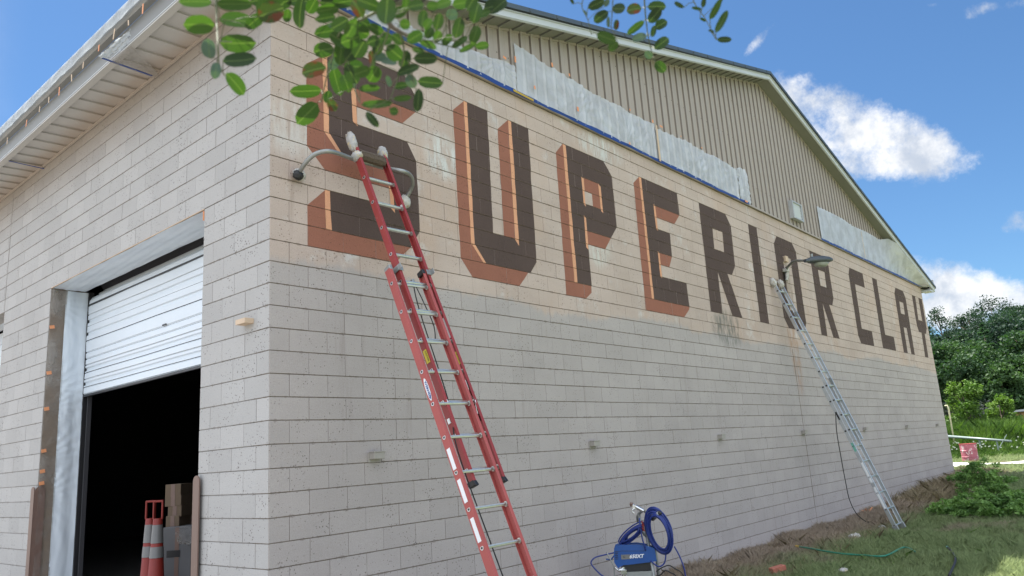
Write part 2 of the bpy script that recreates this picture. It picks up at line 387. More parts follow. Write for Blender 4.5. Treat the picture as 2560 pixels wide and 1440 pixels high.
M['film_gutter'] = film('clear_gutter_film', (.60, .66, .70), .35, .2, .4, .3)
M['film_white'] = film('hazy_white_film', (.74, .82, .90), .05, .38, .1, .2)
M['glass'] = film('cloudy_lamp_glass', (.40, .42, .38), .1, .2, .3)
def leafmat(name, c1, c2, tl=.35, spotty=False):
    m, k, b, out = mat(name)
    oi = k.n('ShaderNodeObjectInfo').outputs['Random']; pos = k.n('ShaderNodeNewGeometry').outputs['Position']
    f = k.math('MULTIPLY', k.math('ADD', oi, k.noise(pos, 7, 3)), .5)
    c = k.mix(f, c1, c2)
    if spotty: c = k.mix(k.ss(k.noise(k.n('ShaderNodeTexCoord').outputs['Object'], 1.3, 4, .6), .5, .6), c, (.10, .028, .012))
    so_ = k.n('ShaderNodeSeparateXYZ'); k.put(so_.inputs[0], k.n('ShaderNodeTexCoord').outputs['Object'])
    ay = k.math('ABSOLUTE', so_.outputs[1]); rib = k.ss(ay, .045, .012)          # midrib and faint side veins
    vn = k.ss(k.math('ABSOLUTE', k.math('SINE', k.math('ADD', k.math('MULTIPLY', so_.outputs[0], 26), k.math('MULTIPLY', ay, -18)))), .22, .02)
    c = k.mix(k.math('MAXIMUM', k.math('MULTIPLY', rib, .55), k.math('MULTIPLY', vn, .18)), c, (.13, .19, .06))
    k.put(b.inputs['Base Color'], c); b.inputs['Roughness'].default_value = .5; b.inputs['Specular IOR Level'].default_value = .3
    tr = k.n('ShaderNodeBsdfTranslucent'); k.put(tr.inputs[0], k.mix(1.0, c, (1.3, 1.5, .5), 'MULTIPLY'))
    m1 = k.n('ShaderNodeMixShader'); m1.inputs[0].default_value = tl; k.t.links.new(b.outputs[0], m1.inputs[1]); k.t.links.new(tr.outputs[0], m1.inputs[2])
    k.t.links.new(m1.outputs[0], out.inputs[0]); return m
M['leaf'] = leafmat('locust_leaf_green', (.017, .046, .008), (.046, .098, .015), .3)
M['leaf_dark'] = leafmat('locust_leaf_dark', (.012, .030, .009), (.026, .056, .014), .25)
M['leaf_pale'] = leafmat('locust_leaf_underside', (.045, .085, .06), (.08, .13, .10), .15)
M['leaf_brown'] = leafmat('locust_leaf_browning', (.025, .05, .01), (.05, .07, .015), .2, True)
def foliage(name, dark, light, sc=.6, tl=.3):
    m, k, b, out = mat(name); pos = k.n('ShaderNodeNewGeometry').outputs['Position']
    f = k.ss(k.math('ADD', k.math('MULTIPLY', k.noise(pos, sc, 3), .55), k.math('MULTIPLY', k.noise(pos, sc*9, 2), .45)), .38, .62)
    c = k.mix(f, dark, light); k.put(b.inputs['Base Color'], c); b.inputs['Roughness'].default_value = .6; b.inputs['Specular IOR Level'].default_value = .2
    tr = k.n('ShaderNodeBsdfTranslucent'); k.put(tr.inputs[0], k.mix(1.0, c, (1.2, 1.4, .6), 'MULTIPLY'))
    m1 = k.n('ShaderNodeMixShader'); m1.inputs[0].default_value = tl; k.t.links.new(b.outputs[0], m1.inputs[1]); k.t.links.new(tr.outputs[0], m1.inputs[2])
    k.t.links.new(m1.outputs[0], out.inputs[0]); return m
M['wood'] = foliage('hillside_foliage', (.013, .031, .025), (.032, .064, .040), .07)
M['wood2'] = foliage('broadleaf_foliage', (.021, .050, .024), (.052, .10, .036), .35)
M['conifer'] = foliage('conifer_foliage', (.028, .064, .036), (.06, .12, .06), .4)
M['bright'] = foliage('bright_young_foliage', (.045, .10, .018), (.13, .215, .04), .8)
M['shrub'] = foliage('shrub_foliage', (.085, .17, .05), (.22, .36, .11), 2.5)
M['weed'] = foliage('weed_field_foliage', (.035, .075, .018), (.12, .20, .045), .5)
M['purple'] = foliage('dusky_shrub_foliage', (.022, .03, .034), (.05, .06, .055), .8)
M['deadweed'] = foliage('dead_weed_stalks', (.20, .155, .11), (.46, .375, .27), 5, .25)
M['flower'] = simple('white_wild_flowers', (.6, .62, .5), .8)
def ground_mats():
    def gm(name, stops):
        m, k, b, out = mat(name); pos = k.n('ShaderNodeNewGeometry').outputs['Position']
        sp = k.n('ShaderNodeSeparateXYZ'); k.put(sp.inputs[0], pos)
        yy = k.math('ADD', sp.outputs[1], k.math('MULTIPLY', k.math('SUBTRACT', k.noise(pos, .9, 4), .5), 1.5))
        # dead strip along the wall, greener further out
        dead = k.math('MULTIPLY', k.ss(yy, -1.65, -.75), k.ss(sp.outputs[0], 27.5, 25.0))
        dead = k.math('MAXIMUM', dead, k.math('MULTIPLY', k.ss(k.noise(pos, .55, 4), .56, .66), .75))
        nf = k.noise(pos, 9, 5, .7); nb = k.noise(pos, .8, 3)
        g = k.mix(nf, stops[0], stops[1]); g = k.mix(k.math('MULTIPLY', nb, .6), g, stops[2])
        d = k.mix(nf, stops[3], stops[4])
        k.put(b.inputs['Base Color'], k.mix(dead, g, d)); b.inputs['Roughness'].default_value = .9; b.inputs['Specular IOR Level'].default_value = .15
        return m, k, b, out
    m, k, b, out = gm('ground_soil_and_turf', ((.12, .14, .07), (.18, .22, .10), (.16, .165, .09), (.27, .215, .165), (.50, .41, .32)))
    bn = k.n('ShaderNodeBump'); bn.inputs['Strength'].default_value = .8; bn.inputs['Distance'].default_value = .04
    k.put(bn.inputs['Height'], k.noise(k.n('ShaderNodeNewGeometry').outputs['Position'], 18, 6, .7)); k.put(b.inputs['Normal'], bn.outputs[0]); M['ground'] = m
    m, k, b, out = gm('grass_blades', ((.17, .235, .10), (.36, .455, .21), (.36, .40, .21), (.31, .25, .195), (.55, .46, .35)))
    tr = k.n('ShaderNodeBsdfTranslucent'); k.t.links.new(b.inputs['Base Color'].links[0].from_socket, tr.inputs[0])
    m1 = k.n('ShaderNodeMixShader'); m1.inputs[0].default_value = .45; k.t.links.new(b.outputs[0], m1.inputs[1]); k.t.links.new(tr.outputs[0], m1.inputs[2])
    k.t.links.new(m1.outputs[0], out.inputs[0]); M['grass'] = m
ground_mats()
# ------------------------------------------------------------------ terrain
C = .2032; B = .4064; L = 24.9; RIDGE = L/2
def sst(a, b, x):
    t = np.clip((np.asarray(x, float)-a)/(b-a), 0, 1); return t*t*(3-2*t)
def gz(x, y):
    x = np.asarray(x, float); y = np.asarray(y, float)
    z = -3.65 + .22*sst(15, 25.5, x) + .24*sst(28, 40, x) + .35*sst(42, 70, x)
    z = z + .03*np.sin(x*1.3+y*.7)*np.cos(y*1.7) + .02*np.sin(x*3.1-y*2.3)
    return z
def hillz(x, y):
    x = np.asarray(x, float); y = np.asarray(y, float)
    h = 20.0*np.clip((x-84)/(232-84), 0, 1)**1.15 + 6*sst(232, 400, x)
    h = h*(1 + .004*(10-y)) * (1+.12*np.sin(y*.05+1)+.05*np.sin(y*.13)) 
    return h
def grid_axis(lo, mid0, mid1, hi, fine, k=1.18):
    a = list(np.arange(mid0, mid1, fine)); s = fine
    while a[-1] < hi: s *= k; a.append(a[-1]+s)
    s = fine; f = [mid0]
    while f[-1] > lo: s *= k; f.append(f[-1]-s)
    return np.array(f[:0:-1]+a)
gx = grid_axis(-900, -6, 34, 1500, .35); gy = grid_axis(-900, -9, 6, 900, .35)
XX, YY = np.meshgrid(gx, gy, indexing='ij')
ZZ = gz(XX, YY)+hillz(XX, YY)*0
far = np.maximum(np.abs(XX), np.abs(YY)) > 60
ZZ = np.where(XX > 60, ZZ-.0, ZZ)
V = np.stack([XX, YY, ZZ], -1).reshape(-1, 3); nx, ny = XX.shape
I = np.arange(nx*ny).reshape(nx, ny)
F = np.stack([I[:-1, :-1], I[1:, :-1], I[1:, 1:], I[:-1, 1:]], -1).reshape(-1, 4)
tag(fin(bpy.data.objects.new('ground', npmesh('ground', V, F, M['ground'], True)), None), 'dirt and turf ground sloping gently up past the building', kind='structure')
hx = np.linspace(66, 420, 60); hy = np.linspace(-260, 220, 60)
XX, YY = np.meshgrid(hx, hy, indexing='ij'); ZZ = gz(XX, YY)-.3+hillz(XX, YY)
V = np.stack([XX, YY, ZZ], -1).reshape(-1, 3); I = np.arange(3600).reshape(60, 60)
F = np.stack([I[:-1, :-1], I[1:, :-1], I[1:, 1:], I[:-1, 1:]], -1).reshape(-1, 4)
tag(fin(bpy.data.objects.new('hill', npmesh('hill', V, F, M['wood'], True)), None), 'wooded hillside rising behind the field', kind='structure')
# pale gravel path past the far end of the building
pp = []; 
for t in np.linspace(0, 1, 30):   # slightly curved
    y = 4.5-20*t; x = 30.6-.9*t
    pp.append((x, y))
V = []; 
for x, y in pp:
    for j in range(4):
        xx = x+1.5*j/3; V.append((xx, y, float(gz(xx, y))+.06))
V = np.array(V); F = [(i*4+j, i*4+j+1, i*4+j+5, i*4+j+4) for i in range(29) for j in range(3)]
tag(fin(bpy.data.objects.new('path', npmesh('path', V, F, M['gravel'])), None), 'narrow pale gravel path beyond the building', kind='structure')

# unseen gravel ground around the camera, added to bounce sunlight onto the walls
V = []; yx = np.linspace(-26, -.6, 40); yy_ = np.linspace(-30, 24, 60)
for a in yx:
    for b_ in yy_: V.append((a, b_, float(gz(a, b_))+.05+.35*float(sst(-9, -7, a)*0)))
F = [(i*60+j, (i+1)*60+j, (i+1)*60+j+1, i*60+j+1) for i in range(39) for j in range(59)]
tag(fin(bpy.data.objects.new('yard', npmesh('yard', V, F, M['yard'])), None), 'unseen gravel ground added before the doorway to bounce light', kind='structure')
# ------------------------------------------------------------------ the building
WH = empty('warehouse', 'long gabled concrete block building with painted lettering and tan metal gable', 'building', (0, 0, -3.65))
def poly_obj(name, polys, mats, parent):
    mb = MB()
    for p in polys: mb.poly(p)
    return mb.build(name, mats, parent)
# backing walls (the mortar)
T = .25
gw = MB().lohi((.008, .008, -3.9), (L-.008, T, 2.845)).build('gable_wall', M['joint_g'], WH)
OP = [(1.2192, 5.4864), (7.44, 11.7)]
dw = MB()
for lo, hi in ((.26, OP[0][0]), (OP[0][1], OP[1][0]), (OP[1][1], 14)):
    dw.lohi((.008, lo, -3.9), (T, hi-.004, .8128))
dw.lohi((.008, .26, .8168), (T, 14, 2.845))
dw = dw.build('door_wall', M['joint_d'], WH)
def boff(axis, h, n):
    random.seed(h*977+n*31+axis*7); return random.uniform(-.0022, .0012)
blocks = []   # (axis, h, a0, a1, off)
def rows(axis):
    for h in range(-18, 14):
        odd = h % 2
        full = (odd == 1) if axis == 0 else (odd == 0)
        end = L if axis == 0 else 14
        a = 0.; n = 0; lst = []
        nxt = B if full else B/2
        while a < end-.001:
            lst.append((a, min(nxt, end))); a = nxt; nxt += B
        for n, (a0, a1) in enumerate(lst):
            segs = [(a0, a1)]
            if axis == 1 and h < 4:
                for (o0, o1) in OP:
                    s2 = []
                    for (p, q) in segs:
                        if q <= o0 or p >= o1: s2.append((p, q)); continue
                        if p < o0: s2.append((p, o0))
                        if q > o1: s2.append((o1, q))
                    segs = s2
            for (p, q) in segs:
                if q-p > .03: blocks.append((axis, h, p, q, boff(axis, h, n)))
rows(0); rows(1)
GJ, VJ, CH = .0072, .0030, .0026
def block_geo(w, hgt, dep=.07):
    """front face towards local -Y, chamfered arris; sides wear the joint material"""
    x, z = w/2, hgt/2; c = CH
    v = [(-x, c, -z), (x, c, -z), (x, c, z), (-x, c, z), (-x+c, 0, -z+c), (x-c, 0, -z+c), (x-c, 0, z-c), (-x+c, 0, z-c), (-x, dep, -z), (x, dep, -z), (x, dep, z), (-x, dep, z)]
    f = [(4, 5, 6, 7), (0, 1, 5, 4), (1, 2, 6, 5), (2, 3, 7, 6), (3, 0, 4, 7), (8, 9, 1, 0), (9, 10, 2, 1), (10, 11, 3, 2), (11, 8, 0, 3)]
    return v, f, [0]*5+[1]*4
def block_rect(bk):
    axis, h, a0, a1, off = bk
    vj = VJ*1.2 if axis else VJ*.8
    lo = a0+vj/2 if a0 > .001 else .0035
    return lo, a1-vj/2, h*C+GJ/2, (h+1)*C-GJ/2
def bscore(bk):
    axis, h, a0, a1, off = bk
    a = (a0+a1)/2; z = (h+.5)*C; P = Vector((a, 0, z)) if axis == 0 else Vector((0, a, z))
    d = P-CP; dep = d.dot(FWD)
    if dep < .1: return -1
    u = 1280+FPX*d.dot(RIGHT)/dep; v = 720-FPX*d.dot(UP)/dep
    if u < -20 or u > 2580 or v < -10 or v > 1450: return -1
    if a1-a0 < .15: return 0.0001
    nrm = abs(d.normalized().y) if axis == 0 else abs(d.normalized().x)
    return (a1-a0)*nrm/dep**2
sc = sorted(range(len(blocks)), key=lambda i: -bscore(blocks[i])); big = set(sc[:300])
cache = {}; rest = {0: ([], [], []), 1: ([], [], [])}
for i, bk in enumerate(blocks):
    axis, h, a0, a1, off = bk; lo, hi, z0, z1 = block_rect(bk)
    wd, hg = round(hi-lo, 4), round(z1-z0, 4); key = (axis, wd, hg)
    par = gw if axis == 0 else dw
    if i in big:
        if key not in cache:
            v, f, mi = block_geo(wd, hg); me = bpy.data.meshes.new('block'); me.from_pydata(v, [], f)
            me.materials.append(M['gable' if axis == 0 else 'door']); me.materials.append(M['joint_g' if axis == 0 else 'joint_d'])
            me.polygons.foreach_set('material_index', mi); cache[key] = me
        o = bpy.data.objects.new('block', cache[key]); fin(o, par)
        if axis == 0: o.location = ((lo+hi)/2, off, (z0+z1)/2)
        else: o.location = (off, (lo+hi)/2, (z0+z1)/2); o.rotation_euler = (0, 0, -math.pi/2)
    else:
        v, f, mi = block_geo(wd, hg); V_, F_, MI_ = rest[axis]; b = len(V_)
        for (x, y, z) in v:
            V_.append(((lo+hi)/2+x, off+y, (z0+z1)/2+z) if axis == 0 else (off+y, (lo+hi)/2-x, (z0+z1)/2+z))
        F_ += [tuple(q+b for q in ff) for ff in f]; MI_ += mi
for axis in (0, 1):
    me = bpy.data.meshes.new('blocks'); me.from_pydata(rest[axis][0], [], rest[axis][1])
    me.materials.append(M['gable' if axis == 0 else 'door']); me.materials.append(M['joint_g' if axis == 0 else 'joint_d'])
    me.polygons.foreach_set('material_index', rest[axis][2])
    tag(fin(bpy.data.objects.new('blocks', me), gw if axis == 0 else dw), kind='stuff')
MB().box((12.295, .0, -1.85), (.008, .010, 3.6)).build('control_joint', M['joint_g'], gw)
MB().box((.0, 7.45, 1.83), (.010, .010, 2.0)).build('control_joint', M['joint_d'], dw)
# painted letters: flat paint laid on every block face and in the joints
LET = {
 'S': dict(brown=[[(.65, 11.1), (.66, 7), (.83, 6), (1.43, 6), (1.45, 4), (.65, 4), (.66, 2), (1.70, 2), (1.84, 3), (1.83, 7), (1.70, 8), (1.01, 8), (1.0, 10), (1.85, 10), (1.85, 11), (1.70, 12), (.84, 12)]],
  red=[[(.40, 10.3), (.60, 11.1), (.61, 7), (.81, 6), (1.43, 6), (1.43, 5), (.61, 5), (.40, 6)], [(1.01, 10), (1.85, 10), (1.64, 9), (1.01, 9)], [(.40, 3), (.61, 4), (.62, 2), (1.70, 2), (1.48, 1), (.40, 1)]],
  orange=[[(.59, 11.1), (.65, 11.1), (.66, 7.05), (.60, 7.0)], [(.60, 7.02), (.66, 7.05), (.83, 6.05), (.79, 6)], [(.59, 11.1), (.65, 11.1), (.84, 12), (.80, 12)], [(.94, 10.1), (1.0, 10), (1.02, 7.9), (.96, 8.1)], [(.60, 4), (.66, 4), (.68, 1.97), (.61, 2)], [(1.42, 5.2), (1.47, 5.1), (1.49, 3.7), (1.44, 3.9)]]),
 'U': dict(brown=[[(2.70, 12), (3.08, 12), (3.05, 4), (3.47, 4), (3.52, 12), (3.89, 12), (3.86, 2.8), (3.72, 2), (2.87, 2), (2.71, 3)]],
  red=[[(2.46, 11.1), (2.66, 12), (2.69, 3), (2.87, 2), (3.68, 2), (3.48, 1), (2.64, 1), (2.46, 2)], [(3.26, 11.05), (3.48, 12), (3.46, 4), (3.25, 4)]],
  orange=[[(2.65, 12), (2.71, 12), (2.71, 3), (2.65, 2.95)], [(2.655, 3.0), (2.71, 3.03), (2.89, 2), (2.84, 2)], [(3.48, 12), (3.54, 11.95), (3.53, 3.6), (3.46, 3.95)]]),
 'P': dict(brown=[[(4.71, 12), (5.68, 12), (5.88, 11), (5.88, 7), (5.69, 6), (5.07, 6), (5.07, 2), (4.70, 2)]], holes=[[(5.10, 10), (5.51, 10), (5.51, 8), (5.08, 8)]],
  red=[[(4.48, 11.1), (4.66, 12), (4.68, 2), (5.06, 2), (5.05, 1.5), (4.9, 1), (4.45, 1)], [(5.11, 10), (5.51, 10), (5.51, 8), (5.29, 8), (5.29, 9), (5.11, 9)], [(5.07, 6), (5.69, 6), (5.51, 5), (5.06, 5)]],
  orange=[[(4.66, 12), (4.73, 11.95), (4.73, 2), (4.66, 2)], [(5.05, 10), (5.11, 9.9), (5.10, 7.8), (5.05, 8)], [(5.48, 9.95), (5.54, 9.8), (5.54, 7.75), (5.49, 7.9)], [(5.03, 7.1), (5.08, 6.95), (5.07, 4.6), (5.02, 4.75)]]),
 'E': dict(brown=[[(6.75, 12), (7.95, 12), (7.95, 10), (7.12, 10), (7.11, 8), (7.53, 8), (7.51, 6), (7.08, 6), (7.08, 4), (7.91, 4), (7.92, 2), (6.74, 2)]],
  red=[[(6.51, 11.25), (6.71, 12), (6.73, 2), (7.92, 2), (7.90, 1.75), (7.69, 1), (6.48, 1)], [(7.12, 10), (7.95, 10), (7.73, 9), (7.12, 9)], [(7.08, 6), (7.51, 6), (7.38, 5), (7.08, 5)]],
  orange=[[(6.70, 12), (6.77, 12), (6.77, 2), (6.70, 2)], [(7.08, 10.1), (7.13, 9.95), (7.13, 7.85), (7.08, 8)], [(7.05, 6.1), (7.10, 5.95), (7.10, 3.9), (7.05, 4)]]),
 'R': dict(brown=[[(8.75, 12), (9.84, 12), (10.02, 11), (9.98, 7), (9.79, 6), (9.59, 6), (10.0, 2), (9.57, 2), (9.19, 5.85), (9.16, 2), (8.71, 2)]], holes=[[(9.20, 10), (9.60, 10), (9.57, 8), (9.17, 8)]]),
 'I': dict(brown=[[(10.87, 12), (11.29, 12), (11.25, 2), (10.82, 2)]]),
 'O': dict(brown=[[(12.33, 12), (13.20, 12), (13.38, 11.1), (13.36, 3), (13.2, 2), (12.28, 2), (12.09, 3), (12.12, 11)]], holes=[[(12.52, 10), (12.98, 10), (12.93, 4), (12.50, 4)]]),
 'R_second': dict(brown=[[(14.28, 12), (15.33, 12), (15.51, 11.1), (15.51, 7), (15.33, 6), (15.11, 6), (15.49, 2), (15.05, 2), (14.66, 5.9), (14.63, 2), (14.24, 2)]], holes=[[(14.70, 10), (15.14, 10), (15.11, 8.05), (14.70, 8.05)]]),
 'C': dict(brown=[[(17.20, 12), (18.33, 12), (18.32, 10), (17.47, 10), (17.42, 4), (18.29, 4), (18.28, 2), (17.15, 2), (17.01, 3), (17.05, 11)]]),
 'L': dict(brown=[[(19.18, 12), (19.62, 12), (19.54, 4), (20.40, 4), (20.40, 2), (19.08, 2)]]),
 'A': dict(brown=[[(21.55, 12), (22.40, 12), (22.59, 11), (22.48, 2), (22.07, 2), (22.04, 6), (21.72, 6), (21.66, 2), (21.21, 2), (21.34, 11)]], holes=[[(21.75, 10), (22.18, 10), (22.13, 8.1), (21.69, 8.1)]]),
 'Y': dict(brown=[[(23.48, 12), (23.90, 12), (23.77, 8.05), (24.26, 8.05), (24.30, 12), (24.75, 12), (24.69, 7), (24.47, 6), (24.26, 6), (24.19, 2), (23.75, 2), (23.86, 6), (23.53, 6), (23.41, 7)]])}
def clip(poly, lo, hi, z0, z1):
    for ax, val, sgn in ((0, lo, 1), (0, hi, -1), (1, z0, 1), (1, z1, -1)):
        out = []
        for i in range(len(poly)):
            a, b = poly[i-1], poly[i]; da, db = (a[ax]-val)*sgn, (b[ax]-val)*sgn
            if (da >= 0) != (db >= 0):
                t = da/(da-db); out.append((a[0]+(b[0]-a[0])*t, a[1]+(b[1]-a[1])*t))
            if db >= 0: out.append(b)
        poly = out
        if len(poly) < 3: return []
    return poly
gb = [bk for bk in blocks if bk[0] == 0]
def rag(poly, rnd):
    """hand-cut edges: a few millimetres of wander"""
    out = []
    for i in range(len(poly)):
        a, b = poly[i], poly[(i+1) % len(poly)]; n = max(1, int(math.dist(a, b)/.14))
        for j in range(n):
            t = j/n; e = 0 if j == 0 else .005
            out.append((a[0]+(b[0]-a[0])*t+rnd.uniform(-e, e), a[1]+(b[1]-a[1])*t+rnd.uniform(-e, e)))
    return out
lab = {'S': 'letter S in dark brown with terracotta shade and orange edge', 'U': 'letter U in dark brown with terracotta shade and orange edge', 'P': 'letter P in dark brown with terracotta shade and orange edge', 'E': 'letter E in dark brown with terracotta shade and orange edge'}
for ch, dct in LET.items():
    mb = MB(); rnd = random.Random(ch)
    for li, (key, mi) in enumerate((('red', 0), ('brown', 1), ('orange', 2))):
        for pi, poly in enumerate(dct.get(key, [])):
            loops = [rag([(x, h*C) for x, h in poly], rnd)]
            if key == 'brown': loops += [rag([(x, h*C) for x, h in hl], rnd) for hl in dct.get('holes', [])]
            flat = [q for lp in loops for q in lp]
            tris = tessellate_polygon([[Vector((x, z, 0)) for x, z in lp] for lp in loops])
            e = .0007*(li+1)
            for t in tris:
                tri = [flat[j] for j in t]
                if abs((tri[1][0]-tri[0][0])*(tri[2][1]-tri[0][1])-(tri[2][0]-tri[0][0])*(tri[1][1]-tri[0][1])) < 1e-7: continue
                mb.poly([(x, .008-e, z) for x, z in tri], mi)
                xs = [q[0] for q in tri]; zs = [q[1] for q in tri]
                for bk in gb:
                    if bk[1] > max(zs)/C or bk[1]+1 < min(zs)/C or bk[2] > max(xs) or bk[3] < min(xs): continue
                    cl = clip(tri, *block_rect(bk))
                    if len(cl) >= 3: mb.poly([(x, bk[4]-e, z) for x, z in cl], mi)
    o = mb.build('painted_letter', [M['red'], M['brown'], M['orange']], gw)
    o['label'] = lab.get(ch, 'letter %s in plain dark brown paint' % ch.split('_')[0])
# interior shell
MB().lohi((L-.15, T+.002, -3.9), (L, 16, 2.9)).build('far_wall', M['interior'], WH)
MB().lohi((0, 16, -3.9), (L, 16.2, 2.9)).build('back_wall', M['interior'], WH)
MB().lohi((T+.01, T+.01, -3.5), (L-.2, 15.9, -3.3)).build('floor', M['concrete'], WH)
for (o0, o1) in OP:   # opening reveals
    MB().lohi((.012, o1-.002, -3.6), (.44, o1+.12, .812)).build('jamb', M['jamb'], WH)
    MB().lohi((.012, o0-.12, -3.6), (.44, o0-.006, .806)).build('jamb', M['jamb'], WH)
MB().lohi((.252, .26, .820), (.44, 13.9, 1.0)).build('lintel', M['fascia'], WH)
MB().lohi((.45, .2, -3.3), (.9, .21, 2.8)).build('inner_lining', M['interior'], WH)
# brackets on the gable wall
for i, x in enumerate([1.13, 4.75, 8.44, 12.19, 16.21, 20.0, 23.56]):
    b_ = MB(); b_.lohi((x-.075, -.012, -1.83), (x+.075, -.001, -1.735)); b_.lohi((x-.065, -.085, -1.80), (x+.065, -.012, -1.735))
    b_.lohi((x-.072, -.092, -1.738), (x+.072, -.012, -1.727))
    b_.build('wall_bracket', M['bracket'], WH, bevel=.004)
tag(MB().box((-.045, .335, -.51), (.09, .16, .045)).build('stop_block', M['tape_tan'], WH))

# ------------------------------------------------------------------ metal gable above the blocks
def zj(x): return 2.86+.26*min(x, L-x)
P0 = .2286
def siding_panel(x0, x1):
    mb = MB(); xs = []
    n = int(round((x1-x0)/P0))
    for i in range(n):
        a = x0+i*P0
        xs += [(a, -.012), (a+.068, -.012), (a+.072, -.015), (a+.082, -.015), (a+.086, -.012), (a+.158, -.012), (a+.170, -.038), (a+.206, -.038), (a+.2236, -.012)]
    xs.append((min(x1, L), -.012)); xs = [(min(a, L-.001), y) for a, y in xs]
    # break at the ridge so the top follows the rake
    for (xa, ya), (xb, yb) in zip(xs, xs[1:]):
        if xb-xa < 1e-5: continue
        mb.poly([(xa, ya, 2.85), (xb, yb, 2.85), (xb, yb, zj(xb)+.01), (xa, ya, zj(xa)+.01)], 1 if yb < ya-.02 else 0)  # left rib flanks take the painted shade tone
    return mb.build('siding_panel', [M['siding'], M['siding_rib_shade']], WH)
x = 0
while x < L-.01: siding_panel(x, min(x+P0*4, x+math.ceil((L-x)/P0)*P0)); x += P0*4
V = []; F = []; seen = 0
for zr in (3.35, 4.25, 5.15, 5.95):
    for i in range(int(L/P0)):
        xx = i*P0+.125
        if zj(xx) < zr+.08: continue
        r = .009; b = len(V)
        for j in range(6): V.append((xx+r*math.cos(j*math.pi/3), -.019, zr+r*math.sin(j*math.pi/3)))
        V.append((xx, -.024, zr)); F += [(b+j, b+(j+1) % 6, b+6) for j in range(6)]
tag(fin(bpy.data.objects.new('siding_screws', npmesh('siding_screws', V, F, M['black'])), WH), kind='stuff')
MB().poly([(0, -.002, 2.846), (L, -.002, 2.846), (L, -.05, 2.838), (0, -.05, 2.838)]).poly([(0, -.05, 2.838), (L, -.05, 2.838), (L, -.05, 2.870), (0, -.05, 2.870)]).poly([(0, -.05, 2.870), (L, -.05, 2.870), (L, -.010, 2.876), (0, -.010, 2.876)]).build('base_flashing', M['siding'], WH)
# rake soffits, fascias and roof
OH = .30
def rake(xa, xb, up):
    """from low end xa to the ridge xb"""
    sgn = 1 if xb > xa else -1
    n = int(abs(xb-xa)/.3048)+1
    for i in range(n):
        a = xa+sgn*i*.3048; b_ = a+sgn*min(.3048, abs(xb-a))
        if abs(b_-a) < .02: continue
        mb = MB(); g = .012*sgn
        za, zb = zj(a) if 0 <= a <= L else 2.86+.26*(a if a < 0 else L-a), zj(b_)
        q = [(a, -.004), (a+g, -.004), (a+g*1.05, .022), (b_, 0.0)]
        for (x0, d0), (x1, d1) in zip(q, q[1:]):
            s0 = 2.86+.26*min(x0, L-x0)-d0+.01; s1 = 2.86+.26*min(x1, L-x1)-d1+.01
            mb.poly([(x0, -.014, s0), (x1, -.014, s1), (x1, -OH+.004, s1), (x0, -OH+.004, s0)])
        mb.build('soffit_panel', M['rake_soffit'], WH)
    def bar(y0, y1, d0, d1, mat_, name, ext=.52):
        x0 = xa-sgn*ext; x1 = xb; z0 = 2.86-.26*ext; z1 = zj(RIDGE)
        mb = MB()
        v = [(x0, y0, z0+d0), (x1, y0, z1+d0), (x1, y1, z1+d0), (x0, y1, z0+d0), (x0, y0, z0+d1), (x1, y0, z1+d1), (x1, y1, z1+d1), (x0, y1, z0+d1)]
        mb.v = v; mb.f = [(0, 1, 2, 3), (4, 5, 6, 7), (0, 1, 5, 4), (1, 2, 6, 5), (2, 3, 7, 6), (3, 0, 4, 7)]; mb.mi = [0]*6
        return mb.build(name, mat_, WH)
    bar(-OH-.018, -OH, -.008, .078, M['fascia'], 'rake_fascia')
    bar(-OH-.006, -OH+.02, -.018, -.009, M['fascia'], 'soffit_edge_trim')
    bar(-.03, -.012, -.03, .009, M['siding'], 'soffit_wall_trim', 0)
    bar(-OH-.040, -OH+.1, .079, .090, M['fascia'], 'drip_edge')
    bar(-OH-.070, -OH+.15, .104, .172, M['roof'], 'rake_trim')
    bar(-OH-.052, -OH+.1, .091, .103, M['black'], 'rake_seam')
    bar(-OH+.155, 16.6, .11, .16, M['roof'], 'roof_slab')
    # ends of the roof ribs along the rake
    k = 0
    for i in range(int(abs(xb-xa)/.61)+1):
        a = xa+sgn*i*.61
        if 0 <= a <= L:
            z = zj(a); MB().box((a, -OH-.074, z+.138), (.03, .008, .05)).build('trim_clip', M['roof'], WH)
rake(0, RIDGE, 1); rake(L, RIDGE, 1)
MB().lohi((.01, .3, 2.90), (L-.01, 16.1, 2.93)).build('inner_ceiling', M['interior'], WH)
MB().poly([(0, 16.1, 2.9), (L, 16.1, 2.9), (RIDGE, 16.1, zj(RIDGE)+.16)]).build('rear_gable', M['interior'], WH)
MB().lohi((.01, 14, -3.9), (.3, 16.2, 2.9)).build('side_wall', M['interior'], WH)
MB().lohi((L-.3, .3, 2.9), (L-.01, 16.1, 3.0)).build('wall_plate', M['interior'], WH)
MB().lohi((.01, .3, 2.93), (.3, 16.1, 3.0)).build('wall_plate', M['interior'], WH)
